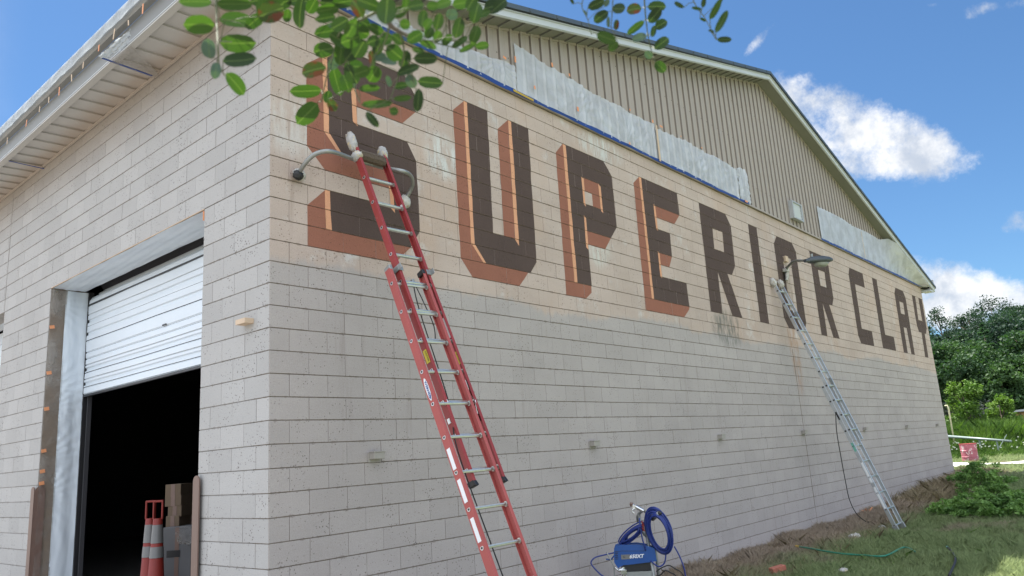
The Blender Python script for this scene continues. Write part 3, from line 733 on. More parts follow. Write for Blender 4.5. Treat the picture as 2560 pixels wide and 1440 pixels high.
# eaves: soffit, fascia and gutter on both long sides
for side in (0, 1):
    def X(x): return x if side == 0 else L-x
    yend = 13.5
    for i in range(int(yend/.3200)):
        y0 = -.28+i*.32
        if side == 1 and y0 > 1.5: break
        mb = MB(); q = [(y0, .012), (y0+.012, .012), (y0+.0125, -.010), (y0+.12, -.004), (y0+.24, .004), (y0+.32, .012)]
        for (ya, da), (yb, db) in zip(q, q[1:]): mb.poly([(X(-.012), ya, 2.80+da), (X(-.012), yb, 2.80+db), (X(-.50), yb, 2.78+db), (X(-.50), ya, 2.78+da)])
        mb.build('soffit_panel', M['soffit'], WH)
    ylen = 16.4 if side == 0 else 16.4
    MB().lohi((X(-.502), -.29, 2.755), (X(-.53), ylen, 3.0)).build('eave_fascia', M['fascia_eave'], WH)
    MB().lohi((X(-.47), -.29, 2.745), (X(-.545), ylen, 2.762)).build('soffit_edge_trim', M['soffit'], WH)
    MB().lohi((X(-.53), -.29, 2.79), (X(-.536), ylen, 2.80)).build('fascia_lip', M['fascia'], WH)
    gt = MB(); prof = [(-.532, 3.0), (-.60, 3.0), (-.625, 3.04), (-.63, 3.13), (-.645, 3.14), (-.645, 3.155), (-.615, 3.155), (-.60, 3.03), (-.532, 3.02)]
    for (xa, za), (xb, zb) in zip(prof, prof[1:]): gt.poly([(X(xa), -.30, za), (X(xb), -.30, zb), (X(xb), ylen, zb), (X(xa), ylen, za)])
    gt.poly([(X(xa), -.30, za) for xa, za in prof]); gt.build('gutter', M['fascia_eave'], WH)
    MB().lohi((X(-.012), -.012, 2.70), (X(-.5), -.285, 2.752)).build('eave_return', M['fascia'], WH)
    MB().lohi((X(-.008), -.012, 2.772), (X(-.035), ylen, 2.80)).build('soffit_wall_trim', M['soffit'], WH)
dp = MB().tube([(25.0, .12, -.22), (25.0, .12, -3.5)], .05, 10); dp.box((24.98, .10, -.17), (.14, .10, .03)); dp.build('downpipe', M['black'], WH)
# louvred vent
vt = MB(); vx0, vx1, vz0, vz1 = 13.25, 13.86, 3.02, 3.44
for a, b_, c_, d_ in ((vx0, vx0+.05, vz0, vz1), (vx1-.05, vx1, vz0, vz1), (vx0+.05, vx1-.05, vz0, vz0+.03), (vx0+.05, vx1-.05, vz1-.03, vz1)): vt.lohi((a, -.13, c_), (b_, -.036, d_))
vt = vt.build('louvre_vent', M['tin'], WH); MB().lohi((vx0+.05, -.05, vz0+.03), (vx1-.05, -.04, vz1-.03)).build('vent_back', M['black'], vt)
for i in range(5):
    z = vz0+.03+i*.072
    MB().box(((vx0+vx1)/2, -.095, z+.04), (vx1-vx0-.11, .006, .078), (Vector((1, 0, 0)), Vector((0, 1, .25)).normalized(), Vector((0, -.25, 1)).normalized())).build('louvre_blade', M['fascia'], vt)
# ------------------------------------------------------------------ roll-up door, raised
RD = empty('roll_up_door', 'white ribbed roll-up door pulled two thirds open in the wide doorway', 'door', (.47, 3.35, -.66))
y0, y1 = OP[0][0]+.02, OP[0][1]-.06
def slat(z0, z1, prof='flat', lab_=None):
    n = 28; xs = []; mb = MB(); zs = [z0+.002, z0+.010, z0+.016, z1-.016, z1-.008, z1-.002]; dp_ = [.012, .012, 0, 0, .010, .010]
    if prof == 'rib': 
        m_ = (z0+z1)/2; zs = [z0+.002, m_-.034, m_-.022, m_+.010, m_+.020, z1-.002]; dp_ = [0, 0, .020, .020, 0, 0]
    for i in range(n):
        ya, yb = y0+(y1-y0)*i/n, y0+(y1-y0)*(i+1)/n
        for j in range(5):
            f_ = lambda y, z, d: (.47+d+.004*math.sin(y*3+z*9), y, z)
            mb.poly([f_(ya, zs[j], dp_[j]), f_(yb, zs[j], dp_[j]), f_(yb, zs[j+1], dp_[j+1]), f_(ya, zs[j+1], dp_[j+1])][::-1])
    return mb.build('door_slat', M['door_slat'], RD)
ed = [-.655, -.55, -.45, -.35, -.25, -.16, -.07]
for i in range(6): slat(ed[i], ed[i+1], 'rib' if i in (1, 3) else 'flat')
for a, b_ in ((-.07, .10), (.10, .30), (.30, .46), (.46, .60)): slat(a, b_, 'rib' if a > 0 and a < .4 else 'flat')
MB().lohi((.462, y0, -.685), (.50, y1, -.655)).build('bottom_bar', M['black'], RD)
MB().lohi((.476, y0, .598), (.49, y1, .622)).build('seam', M['black'], RD)
cu = MB()
prof = [(.475, .622), (.485, .68), (.52, .73), (.60, .77), (.60, .80), (.66, .84), (.66, .87)]
for (xa, za), (xb, zb) in zip(prof, prof[1:]): cu.poly([(xa, y0, za), (xa, y1, za), (xb, y1, zb), (xb, y0, zb)])
cu.build('door_coil', M['door_slat'], RD)
MB().tube([(.82, y0-.02, 1.0), (.82, y1, 1.0)], .22, 24).build('coil_drum', M['interior'], RD)
MB().lohi((.47, y1+.002, -3.3), (.54, y1+.056, .80)).build('door_track', M['black'], RD)
MB().lohi((.51, y1-.06, -3.3), (.56, y1-.03, -.66)).build('door_track', M['interior'], RD)
MB().box((.465, 3.05, -.055), (.006, .10, .02)).build('handle_slot', M['black'], RD)
# second doorway at the left edge of the frame
RE = empty('roll_up_door', 'sliver of a second white roll-up door at the left edge', 'door', (.47, 9.5, -3.3))
for i in range(20): MB().lohi((.47, 7.46, -3.3+i*.205), (.482, 11.68, -3.3+i*.205+.198)).build('door_slat', M['door_slat'], RE)
# brown steel corner guards, rounded on top
def guard(y, side, label):
    """L section: one flange on the wall face, one in the reveal"""
    e = empty('corner_guard', label, 'corner guard', (0, y, -3.65), 'brown corner guards either side of the doorway')
    for nm, pts in (('face_flange', 0), ('reveal_flange', 1)):
        mb = MB(); prof = []; w_ = .115
        for j in range(9):
            a = math.pi*j/8; prof.append((w_/2-w_/2*math.cos(a), -1.90+.055*math.sin(a)))
        prof = [(0, -3.6)]+prof+[(w_, -3.6)]
        def P(t, z, d):
            if pts == 0: return (-.030-d, y+side*(t-.012), z)
            return (-.030+t, y-side*(.012+d), z)
        n = len(prof); b = len(mb.v)
        for d in (0, .012): mb.v += [P(t, z, d) for t, z in prof]
        mb.f = [tuple(range(n)), tuple(range(n, 2*n))[::-1]]+[(i, (i+1) % n, n+(i+1) % n, n+i) for i in range(n)]; mb.mi = [0]*len(mb.f)
        mb.build(nm, M['guard'], e, bevel=.002)
guard(OP[0][0], -1, 'brown steel corner guard on the corner side of the doorway')
guard(OP[0][1], 1, 'brown steel corner guard on the far left side of the doorway')
# ------------------------------------------------------------------ masking film, paper and tape
def grid_surf(fn, nu, nv):
    V = [fn(i/nu, j/nv) for i in range(nu+1) for j in range(nv+1)]
    F = [(i*(nv+1)+j, (i+1)*(nv+1)+j, (i+1)*(nv+1)+j+1, i*(nv+1)+j+1) for i in range(nu) for j in range(nv)]
    return V, F
def interp(pts, x): return float(np.interp(x, [p[0] for p in pts], [p[1] for p in pts]))
def wrk(a, b, s=0): return math.sin(a*5.1+b*7.3+s)*.4+math.sin(a*13.7-b*9.1+s*2)*.3+math.sin(a*29+b*21+s*3)*.2+math.sin(-a*47+b*33+s)*.12
def folds(x, z, cen):
    """creases that radiate from each taped point"""
    v = 0
    for cx, cz in cen:
        dx, dz = x-cx, z-cz; r = math.hypot(dx, dz)
        v += math.sin(math.atan2(dz, dx)*23)*math.exp(-r*2.2)*min(1, r*6)
    return v
def sheet(name, label, top, cen, tapes, seed):
    x0, x1 = top[0][0], top[-1][0]
    def fn(a, b):
        x = x0+(x1-x0)*a; zt = interp(top, x)+.012*math.sin(x*5+seed)+.008*math.sin(x*11.3)+.006*math.sin(x*29+seed)
        z = 2.868+(zt-2.868)*b
        ph = ((x % P0)/P0); rib = .020*math.exp(-((ph-.84)/.10)**2)
        return (x, -.040-rib-.008*abs(wrk(x*1.3, z*2, seed))-.014*max(-.6, folds(x, z, cen))-.012*math.sin(math.pi*b)**2*(.5+.5*math.sin(x*2+seed)), z)
    V, F = grid_surf(fn, int((x1-x0)/.022), 22)
    o = bpy.data.objects.new(name, npmesh(name, V, F, M['film'], True)); fin(o, None)
    tag(o, label, 'plastic sheet', 'masking sheets over the metal gable')
    for (tx, tz, w_, h_, an) in tapes:
        c, s = math.cos(an), math.sin(an)
        q = MB(); q.box((tx, -.085, tz), (w_, .004, h_), (Vector((c, 0, s)), Vector((0, 1, 0)), Vector((-s, 0, c))))
        q.build('tape_piece', M['tape_orange'], o)
    return o
sheet('masking_sheet', 'white plastic sheet taped along the gable, the short one at the corner behind the leaves', [(.15, 3.0), (1.6, 3.05), (2.26, 3.11), (2.7, 3.14), (3.36, 3.25), (3.655, 3.26)], [(3.3, 3.2), (1.8, 3.1)], [(2.5, 3.10, .05, .03, .4), (3.4, 3.27, .06, .03, -.2), (3.62, 3.33, .03, .09, 0)], 1)
sheet('masking_sheet', 'longest white plastic sheet across the gable, with a pointed top left corner', [(3.67, 3.60), (4.47, 3.55), (4.92, 3.52), (5.48, 3.50), (6.54, 3.50), (7.22, 3.53), (7.33, 3.50)], [(5.0, 3.05), (5.5, 3.48), (7.2, 3.48), (6.35, 2.9)], [(4.45, 3.56, .035, .06, .2), (5.0, 3.05, .04, .07, 0), (4.0, 3.05, .03, .05, .1), (6.38, 2.90, .03, .04, .1), (7.22, 3.54, .04, .05, .1), (4.86, 3.55, .03, .04, 0), (6.5, 3.52, .03, .03, 0)], 2)
sheet('masking_sheet', 'third white plastic sheet on the gable, ending left of the louvred vent', [(7.36, 3.46), (7.6, 3.50), (8.25, 3.53), (8.95, 3.53), (9.82, 3.545), (10.52, 3.54), (10.56, 3.50)], [(9.3, 3.5), (10.5, 3.45), (8.7, 3.0)], [(7.5, 3.53, .09, .03, 0), (8.2, 3.55, .03, .02, 0), (9.0, 3.55, .05, .02, 0)], 3)
sheet('masking_sheet', 'crumpled loose flap of plastic at the end of the third sheet', [(10.58, 3.56), (10.8, 3.60), (11.06, 3.62), (11.07, 3.55)], [(10.8, 3.4), (10.9, 3.1), (10.7, 3.0)], [(10.75, 2.87, .12, .04, 0)], 4)
def s4(a, b):
    x = 15.2+(24.86-15.2)*a
    ztop = interp([(15.2, 3.72), (16.2, 3.76), (17.1, 3.78), (18.0, 3.73), (19.2, 3.79), (20.5, 3.78), (20.9, zj(20.9)-.05), (24.86, zj(24.86)-.05)], x)
    out = min(1, max(0, (x-20.4)/.9)); y1 = -.045-out*(.275)
    y = -.045+(y1+.045)*(b**1.3); z = 2.868+(ztop-2.868)*b
    sag = math.sin(math.pi*b)*.06*out
    rib = .018*math.exp(-((((x % P0)/P0)-.84)/.1)**2)*(1-out)
    return (x, y-rib-.010*abs(wrk(x, z*2, 5))-.018*max(-.6, folds(x, z, [(18.3, 3.4), (22.3, 3.5), (20.8, 3.7), (23.3, 3.2)]))+sag*.5, z-sag*.2)
V, F = grid_surf(s4, 330, 20)
o = tag(fin(bpy.data.objects.new('masking_sheet', npmesh('masking_sheet', V, F, M['film'], True)), None), 'white plastic sheet draped over the far right end of the gable and eave', 'plastic sheet', 'masking sheets over the metal gable')
MB().box((18.55, -.09, 3.3), (.03, .004, .75)).build('tape_piece', M['tape_tan'], o)
MB().box((7.345, -.075, 3.18), (.05, .006, .66)).build('tape_piece', M['tape_tan'], bpy.data.objects['masking_sheet.002'])
def tape_line(x0, x1, label):
    mb = MB(); n = int((x1-x0)/.12)
    for i in range(n):
        a, b_ = x0+(x1-x0)*i/n, x0+(x1-x0)*(i+1)/n
        f = lambda x: (2.842+.006*math.sin(x*3.1)+.004*math.sin(x*11), 2.892+.007*math.sin(x*2.3+1)+.004*math.sin(x*13))
        (l0, h0), (l1, h1) = f(a), f(b_); 
        mb.poly([(a, -.056, l0), (b_, -.056, l1), (b_, -.060-.004*math.sin(b_*7), h1), (a, -.060-.004*math.sin(a*7), h0)])
    o = mb.build('masking_tape', M['tape_blue']); s = o.modifiers.new('s', 'SOLIDIFY'); s.thickness = .003
    tag(o, label, 'tape', 'blue masking tape lines along the top of the blocks')
tape_line(.3, 10.95, 'long strip of blue tape under the three left masking sheets')
tape_line(15.15, 24.88, 'blue tape strip under the far right masking sheet')
o = MB().box((3.77, -.064, 2.862), (.42, .004, .03), (Vector((1, 0, -.03)).normalized(), Vector((0, 1, 0)), Vector((.03, 0, 1)).normalized())).build('masking_tape', M['brass'])
tag(o, 'short yellow tape strip lying over the long blue tape', 'tape')
# eave film along the gutter, with tape ticks
def ef(a, b):
    y = .1+8.7*a; 
    return (-.650-.004*abs(wrk(y, b*2, 3))-.012*math.sin(b*math.pi)*abs(math.sin(y*9.5)), y, 3.012+.14*b+.008*math.sin(y*9)*(1-b)+.004*math.sin(y*23)*(1-b))
V, F = grid_surf(ef, 260, 6)
o = tag(fin(bpy.data.objects.new('gutter_film', npmesh('gutter_film', V, F, M['film_gutter'], True)), None), 'clear plastic film taped along the left eave gutter', 'plastic sheet')
for i, (u, v) in enumerate([(357, 22), (321, 57), (285, 85), (247, 120), (208, 163), (179, 195), (148, 228), (122, 250), (99, 273), (66, 308), (18, 352)]):
    P = onplane(u, v, 0, -.675); random.seed(i)
    MB().box(P, (.004, .022, random.uniform(.06, .12)), (Vector((1, 0, 0)), Vector((0, 1, random.uniform(-.3, .3))).normalized(), Vector((0, random.uniform(-.3, .3), 1)).normalized())).build('tape_piece', M['tape_tan' if i % 3 else 'tape_orange'], o)
def patch(name, label, corners, mat_, amp, nu=24, nv=24, seed=0, cat='plastic sheet', nrm=Vector((0, 0, -1))):
    c = [Vector(p) for p in corners]
    def fn(a, b):
        p = (c[0]*(1-a)+c[1]*a)*(1-b)+(c[3]*(1-a)+c[2]*a)*b
        return tuple(p+nrm*(amp*(.4+wrk(a*2, b*2, seed))))
    V, F = grid_surf(fn, nu, nv)
    return tag(fin(bpy.data.objects.new(name, npmesh(name, V, F, mat_, True)), None), label, cat)
g0 = onplane(248, 141, 0, -.665); g1 = onplane(328, 72, 0, -.665); w0 = onplane(385, 196, 2, 2.76); w1 = onplane(398, 185, 2, 2.76)
f0 = onplane(262, 150, 2, 2.73); f1 = onplane(322, 112, 2, 2.73)
patch('eave_film', 'loose clear film bunched over the left gutter edge', [g0, g1, f1, f0], M['film_gutter'], .018, seed=2, nrm=Vector((-1, 0, 0)))
patch('soffit_film', 'clear film stretched across the soffit to the wall', [f0+Vector((.02, 0, 0)), f1+Vector((.02, 0, 0)), w1, w0], M['film_clear'], .006, seed=5)
def strip(a, b, w_, name, label, m_, grp=None):
    a, b = Vector(a), Vector(b); t = (b-a).normalized(); s = t.cross(Vector((0, 0, 1))).normalized()*w_/2; dn = Vector((0, 0, -.004))
    mb = MB(); mb.poly([a-s, b-s, b+s, a+s]).poly([a-s+dn, a+s+dn, b+s+dn, b-s+dn]).poly([a-s, a-s+dn, b-s+dn, b-s]).poly([a+s, b+s, b+s+dn, a+s+dn])
    tag(mb.build(name, m_), label, 'tape', grp)
strip(onplane(256, 145, 2, 2.728), onplane(380, 189, 2, 2.755), .028, 'masking_tape', 'blue tape across the soffit below the bunched film', M['tape_blue'], 'blue tape across the eave soffit')
strip(onplane(22, 402, 2, 2.735), onplane(112, 422, 2, 2.758), .024, 'masking_tape', 'blue tape across the soffit at the far left end', M['tape_blue'], 'blue tape across the eave soffit')
# doorway reveal film
OY = OP[0][1]
def jf(x0, x1, seed, amp):
    def fn(a, b):
        x = x0+(x1-x0)*a; z = -3.55+(.79+3.55)*b
        r = folds(x, z, [(.01, .62), (.01, -.60), (.01, -.86), (.01, -1.50), (.01, -2.0)])
        return (x, OY-.028-amp*abs(wrk(x*1.5, z*.4, seed))-.006*max(-.8, r)-.006*math.sin(x*30+z*.5), z)
    return grid_surf(fn, 26, 180)
V, F = jf(.004, .20, 1, .008)
jo = tag(fin(bpy.data.objects.new('reveal_film', npmesh('reveal_film', V, F, M['film_clear'], True)), None), 'clear plastic film taped down the left reveal of the doorway', 'plastic sheet')
V, F = jf(.185, .468, 4, .006)
tag(fin(bpy.data.objects.new('reveal_film', npmesh('reveal_film', V, F, M['film_white'], True)), None), 'hazy white plastic film beside the roll-up door track', 'plastic sheet')
for i, (u, v) in enumerate([(125, 817), (122, 932), (118, 1022), (112, 1127), (109, 1178), (107, 1208)]):
    P = onplane(u, v, 1, OY-.05); P.x = .028
    MB().box(P, (.06, .004, .045), (Vector((1, 0, .2)).normalized(), Vector((0, 1, 0)), Vector((-.2, 0, 1)).normalized())).build('tape_piece', M['tape_orange'], jo)
patch('lintel_film', 'white film under the doorway lintel', [(.004, OP[0][0]+.01, .806), (.43, OP[0][0]+.01, .806), (.43, OY-.03, .806), (.004, OY-.03, .806)], M['film_white'], .008, 16, 60, 7)
MB().box((.02, OP[0][0]+.006, .74), (.06, .008, .1)).build('tape_piece', M['tape_orange'], jo)
MB().lohi((-.004, OP[0][0]+.0, .808), (.012, OY, .815)).build('tape_piece', M['tape_tan'], jo)

# ------------------------------------------------------------------ ladders
def text_mesh(body, size, mat_, M4, name, parent, ext=.0008, bold=0.0):
    cu = bpy.data.curves.new(name, 'FONT'); cu.body = body; cu.size = size; cu.align_x = 'CENTER'; cu.align_y = 'CENTER'; cu.extrude = ext; cu.offset = bold; cu.resolution_u = 3
    t = bpy.data.objects.new('tmp', cu); COL.objects.link(t)
    me = bpy.data.meshes.new_from_object(t.evaluated_get(bpy.context.evaluated_depsgraph_get())); bpy.data.objects.remove(t)
    me.transform(M4); me.materials.clear(); me.materials.append(mat_); me.name = name
    return fin(bpy.data.objects.new(name, me), parent)
def frame(o, ex, ey, ez):
    m = Matrix((ex, ey, ez)).transposed().to_4x4(); m.translation = o; return m
def rail(A, r, d, n, s0, s1, side, depth, name, m_, par, lip=.028, th=.0045, outlip=True):
    """C channel: web in the plane (d,n), lips towards the rungs"""
    mb = MB(); c = A+d*((s0+s1)/2); Ls = s1-s0
    mb.box(c, (th, Ls, depth), (r, d, n))
    for q in (-1, 1): mb.box(c+n*q*(depth/2-th/2)+r*side*(lip/2+th/2), (lip, Ls, th), (r, d, n))
    return mb.build(name, m_, par, bevel=.0015)
def dhole(P, r, n, d, par, m1, m2, side):
    """flared rung end seen on the outside of the rail"""
    mb = MB(); R_ = .019; b = 0
    pts = []
    for j in range(14):
        a = 2*math.pi*j/14; x_ = math.cos(a); y_ = math.sin(a)
        if y_ > .55: y_ = .55
        pts.append((x_*R_, y_*R_))
    o_ = P+r*side*.0055
    for j in range(14):
        (x0, y0_), (x1, y1_) = pts[j], pts[(j+1) % 14]
        mb.poly([o_+n*x0+d*y0_, o_+n*x1+d*y1_, o_+(n*x1+d*y1_)*.62, o_+(n*x0+d*y0_)*.62])
        mb.poly([P+n*x0+d*y0_, P+n*x1+d*y1_, o_+n*x1+d*y1_, o_+n*x0+d*y0_])
    mb.poly([o_-r*side*.001+(n*x+d*y)*.64 for x, y in pts], 1)
    return mb.build('rung_end', [m1, m2], par)
def rung(P0_, P1_, m_, par, d, n, rad=.0165):
    t = (P1_-P0_).normalized(); mb = MB(); N_ = 20
    for k, P in enumerate((P0_, P1_)):
        for j in range(N_):
            a = 2*math.pi*j/N_; rr = rad*(1+(.06 if j % 2 else -.03)); y = min(math.sin(a), .62)
            mb.v.append(tuple(P+n*math.cos(a)*rr+d*y*rr))
    mb.f = [(j, (j+1) % N_, N_+(j+1) % N_, N_+j) for j in range(N_)]+[tuple(range(N_)), tuple(range(N_, 2*N_))[::-1]]; mb.mi = [0]*len(mb.f)
    mb.tube([P1_-t*.016, P1_-t*.001], [.021, .023], 12)
    mb.tube([P0_+t*.001, P0_+t*.016], [.023, .021], 12)
    return mb.build('rung', m_, par)
SP = .3048
# red ladder
A1 = Vector((.809, -.355, .884)); d1 = Vector((-.02, .372, .928)).normalized(); r1 = Vector((1, .003, .02)); r1 = (r1-d1*r1.dot(d1)).normalized(); n1 = r1.cross(d1).normalized()
A2 = Vector((.737, -.800, -.276)); d2 = Vector((.012, .398, .917)).normalized(); r2 = Vector((.998, -.063, .015)); r2 = (r2-d2*r2.dot(d2)).normalized(); n2 = r2.cross(d2).normalized()
foot = A2+d2*((-3.60-A2.z)/d2.z)
LR = empty('extension_ladder', 'red fibreglass extension ladder leaning at the corner under the letter S', 'ladder', foot)
w1_, w2_ = .382, .412
for side, off in ((1, Vector((0, 0, 0))), (-1, r1*w1_)):
    rail(A1+off, r1, d1, n1, -10*SP-.11, .44, side, .070, 'fly_rail', M['fibre'], LR)
for side, off in ((1, Vector((0, 0, 0))), (-1, r2*w2_)):
    rail(A2+off, r2, d2, n2, (-3.60-A2.z)/d2.z, .15, side, .078, 'base_rail', M['fibre_old'], LR)
for i in range(-1, 11):
    P = A1-d1*SP*i; rung(P, P+r1*w1_, M['alu_rung'], LR, d1, n1)
    if i >= 0: dhole(P, r1, n1, d1, LR, M['alu'], M['black'], -1); dhole(P+r1*w1_, r1, n1, d1, LR, M['alu'], M['black'], 1)
for i in range(0, 12):
    P = A2-d2*SP*i
    if P.z < -3.5: break
    rung(P, P+r2*w2_, M['alu_rung'], LR, d2, n2, .015); dhole(P, r2, n2, d2, LR, M['alu'], M['black'], -1)
for q in (0, 1):   # fly feet and rail caps
    P = A1-d1*(10*SP+.12)+r1*(w1_*q)+r1*(.014 if q == 0 else -.014)
    MB().box(P, (.045, .055, .085), (r1, (d1*.9-n1*.3).normalized(), n1)).build('rubber_cap', M['black'], LR, bevel=.008)
    P = A2+d2*.16+r2*(w2_*q)+r2*(.016 if q == 0 else -.016)
    MB().box(P, (.036, .05, .085), (r2, d2, n2)).build('rail_cap', M['galv' if q == 0 else 'black'], LR, bevel=.006)
    # guide bracket wrapping both rails
    P = A1-d1*(3*SP+.18)+r1*(w1_*q); s_ = -1 if q == 0 else 1
    mb = MB(); mb.box(P+r1*s_*.012+n1*.0, (.006, .055, .17), (r1, d1, n1)); mb.box(P+n1*.043-r1*s_*.012, (.06, .055, .006), (r1, d1, n1)); mb.box(P-n1*.088+r1*s_*.02, (.03, .10, .006), (r1, d1, n1))
    mb.box(P-n1*.06+r1*s_*.018+d1*.02, (.005, .13, .06), (r1, d1, n1))
    mb.build('guide_bracket', M['galv'], LR, bevel=.003)
    P = foot+r2*(w2_*q)
    MB().box(P+d2*.03, (.05, .10, .11), (r2, d2, n2)).build('foot_shoe', M['dark'], LR, bevel=.01)
# rung lock on the right rail and on the left
for q, s_ in ((1, -1), (0, 1)):
    P = A1-d1*(8*SP)+r1*(w1_*q)+r1*s_*.022
    mb = MB(); mb.box(P+d1*.17+n1*.0, (.03, .07, .05), (r1, d1, n1)); mb.box(P+d1*.20-n1*.02, (.022, .05, .03), (r1, d1, n1))
    for a, b_ in (((.0, .15, .02), (.0, .03, -.03)), ((.0, .14, -.03), (0, 0, .035)), ((0, .03, -.03), (0, -.12, .01)), ((0, 0, .035), (0, -.12, .012))):
        mb.tube([P+d1*a[1]+n1*a[2], P+d1*b_[1]+n1*b_[2]], .006, 6)
    mb.build('rung_lock', M['pump'], LR); MB().box(P-d1*.15, (.018, .07, .022), (r1, d1, n1)).build('lock_finger', M['black'], LR, bevel=.004)
def rail_label(P, r, d, n, side, w_, h_, m_, par, name='label', face='web'):
    """thin sticker; web = outer or inner face of the rail"""
    return MB().box(P+r*side*.0042, (.0016, h_, w_), (r, d, n)).build(name, m_, par)
wf = A1+r1*w1_   # right fly rail, its inner web face looks at the camera
rail_label(wf-d1*(.28), r1, d1, n1, -1, .035, .06, M['white'], LR)
rail_label(wf-d1*(5*SP+.16), r1, d1, n1, -1, .040, .21, M['white'], LR)
yl = rail_label(wf-d1*(6*SP+.17), r1, d1, n1, -1, .044, .125, M['yellow'], LR)
text_mesh('CAUTION', .022, M['black'], frame(wf-d1*(6*SP+.17)-r1*.0055+n1*.010, -d1, n1, -r1), 'label_text', LR)
lf = A1
rail_label(lf-d1*(6*SP+.17), r1, d1, n1, -1, .044, .125, M['yellow'], LR)
text_mesh('CAUTION', .022, M['black'], frame(lf-d1*(6*SP+.17)-r1*.0055+n1*.008, -d1, n1, -r1), 'label_text', LR)
for a0, a1_ in ((5*SP+.10, 5*SP+.28), (6*SP+.06, 6*SP+.25), (7*SP+.07, 7*SP+.26)):
    rail_label(A2-d2*((a0+a1_)/2), r2, d2, n2, -1, .042, a1_-a0, M['white'], LR)
# oval maker's badge with its lettering
P = A2-d2*(3*SP+.17)-r2*.0042; mb = MB(); ov = []
for j in range(20):
    a = 2*math.pi*j/20; ov.append(P+d2*math.cos(a)*.105+n2*math.sin(a)*.024)
mb.poly(ov[::-1]); mb.poly([p-r2*.0008 for p in ov]); mb.build('badge', M['white'], LR)
text_mesh('WERNER', .038, M['blue'], frame(P-r2*.0018+n2*.001, -d2, n2, -r2), 'badge_text', LR, bold=.0008)
MB().poly([P-r2*.0014-d2*.06+n2*.018, P-r2*.0014-d2*.098+n2*.002, P-r2*.0014-d2*.055-n2*.018, P-r2*.0014-d2*.075]).build('badge_wedge', M['blue'], LR)
MB().box(A1-d1*(9*SP-.13)-r1*.006, (.006, .045, .03), (r1, d1, n1)).build('rail_clip', M['alu'], LR)
# stabiliser arms with rag-wrapped pads
cb0 = A1+d1*.27+n1*(-.05)
def oy(u, v, y): return onplane(u, v, 1, y)
pl = smoothpath([cb0+r1*.2, cb0, oy(830, 379, -.40), oy(793, 383, -.33), oy(768, 402, -.22), oy(752, 425, -.10), oy(748, 436, -.05)], 5)
ar = MB().tube(pl, .0215, 10).build('stabiliser_arm', M['galv'], LR, True)
pr = smoothpath([cb0+r1*.2, cb0+r1*w1_, oy(1008, 428, -.40), oy(1027, 440, -.30), oy(1031, 462, -.18), oy(1020, 487, -.08), oy(1012, 497, -.05)], 5)
ar2 = MB().tube(pr, .0215, 10).build('stabiliser_arm', M['galv'], LR, True)
def lump(c, r, seed, m_, par, name, sc=(1, 1, 1), axes=None, nu=22, nv=14, amp=.16):
    """crumpled rag"""
    ax = axes or (Vector((1, 0, 0)), Vector((0, 1, 0)), Vector((0, 0, 1))); V = []; c = Vector(c)
    for i in range(nv+1):
        for j in range(nu):
            th = math.pi*i/nv; ph = 2*math.pi*j/nu; e = Vector((math.sin(th)*math.cos(ph), math.sin(th)*math.sin(ph), math.cos(th)))
            k_ = 1+amp*(wrk(e.x*1.4+e.z, e.y*1.4-e.z, seed)+.8*abs(math.sin(e.z*9+e.x*7+seed))*abs(math.sin(e.y*8-e.z*5+seed)))
            V.append(tuple(c+ax[0]*e.x*sc[0]*r*k_+ax[1]*e.y*sc[1]*r*k_+ax[2]*e.z*sc[2]*r*k_))
    F = [(i*nu+j, i*nu+(j+1) % nu, (i+1)*nu+(j+1) % nu, (i+1)*nu+j) for i in range(nv) for j in range(nu)]
    return fin(bpy.data.objects.new(name, npmesh(name, V, F, m_, True)), par)
lump(pl[-1]+Vector((0, .0, 0)), .058, 3, M['rag'], ar, 'rag_pad', (1.1, .6, .9)); lump(pl[-2]+Vector((-.02, -.01, -.02)), .045, 8, M['dark'], ar, 'rag_pad', (1.1, .8, 1))
lump(pr[-1]+Vector((.01, 0, -.03)), .055, 5, M['rag'], ar2, 'rag_pad', (1.0, .7, 1.3))
# cloth mitts on the rail tops, woven rope between
for q, nm, tl in ((0, 'cloth_mitt', .40), (1, 'cloth_mitt', .36)):
    P = A1+d1*tl+r1*(w1_*q)
    lump(P+d1*.06, .062, 11+q, M['rag_cover'], LR, nm, (.72, .9, 1.9 if q == 0 else 1.35), (r1, n1, d1), 26, 18, .13)
    if q == 0:
        lump(P-d1*.13, .058, 21, M['rag_cover'], LR, 'cloth_wrap', (.8, 1.0, .8), (r1, n1, d1), 22, 12, .2)
mb = MB(); c0 = A1+d1*.30+r1*.04
for i in range(30):
    t = i/29; P = c0+r1*(w1_-.09)*t; a = random.uniform(0, 6)
    k = 9; ring = []
    for j in range(k): ring.append(P+(n1*math.cos(2*math.pi*j/k)*.045+d1*math.sin(2*math.pi*j/k)*.055)+r1*.012*math.cos(2*math.pi*j/k+1))
    mb.tube(ring+[ring[0]], .008, 5, caps=False)
mb.build('woven_rope_wrap', M['mat_rope'], LR)
# halyard
ry = A1-d1*(6*SP)+r1*.07
rp = [A1-d1*(4*SP+.01)+r1*.15, A1-d1*(5*SP)+r1*.13+n1*-.02, A1-d1*(8*SP)+r1*.07, A2-d2*(5.4*SP)+r2*.09, A2-d2*(8*SP)+r2*.10, A2-d2*(9.2*SP)+r2*.11, foot+d2*.3+r2*.13]
MB().tube(smoothpath(rp, 6), .0055, 6).build('halyard_rope', M['rope'], LR, True)
MB().tube(smoothpath([A1-d1*(4*SP+.01)+r1*.17, A1-d1*(4.7*SP)+r1*.20, A1-d1*(5.5*SP)+r1*.22, A1-d1*(6.1*SP)+r1*.16], 5), .005, 6).build('halyard_rope', M['rope'], LR, True)
MB().box(A1-d1*(4*SP-.015)+r1*.155, (.03, .05, .03), (r1, d1, n1)).build('pulley', M['galv'], LR, bevel=.006)
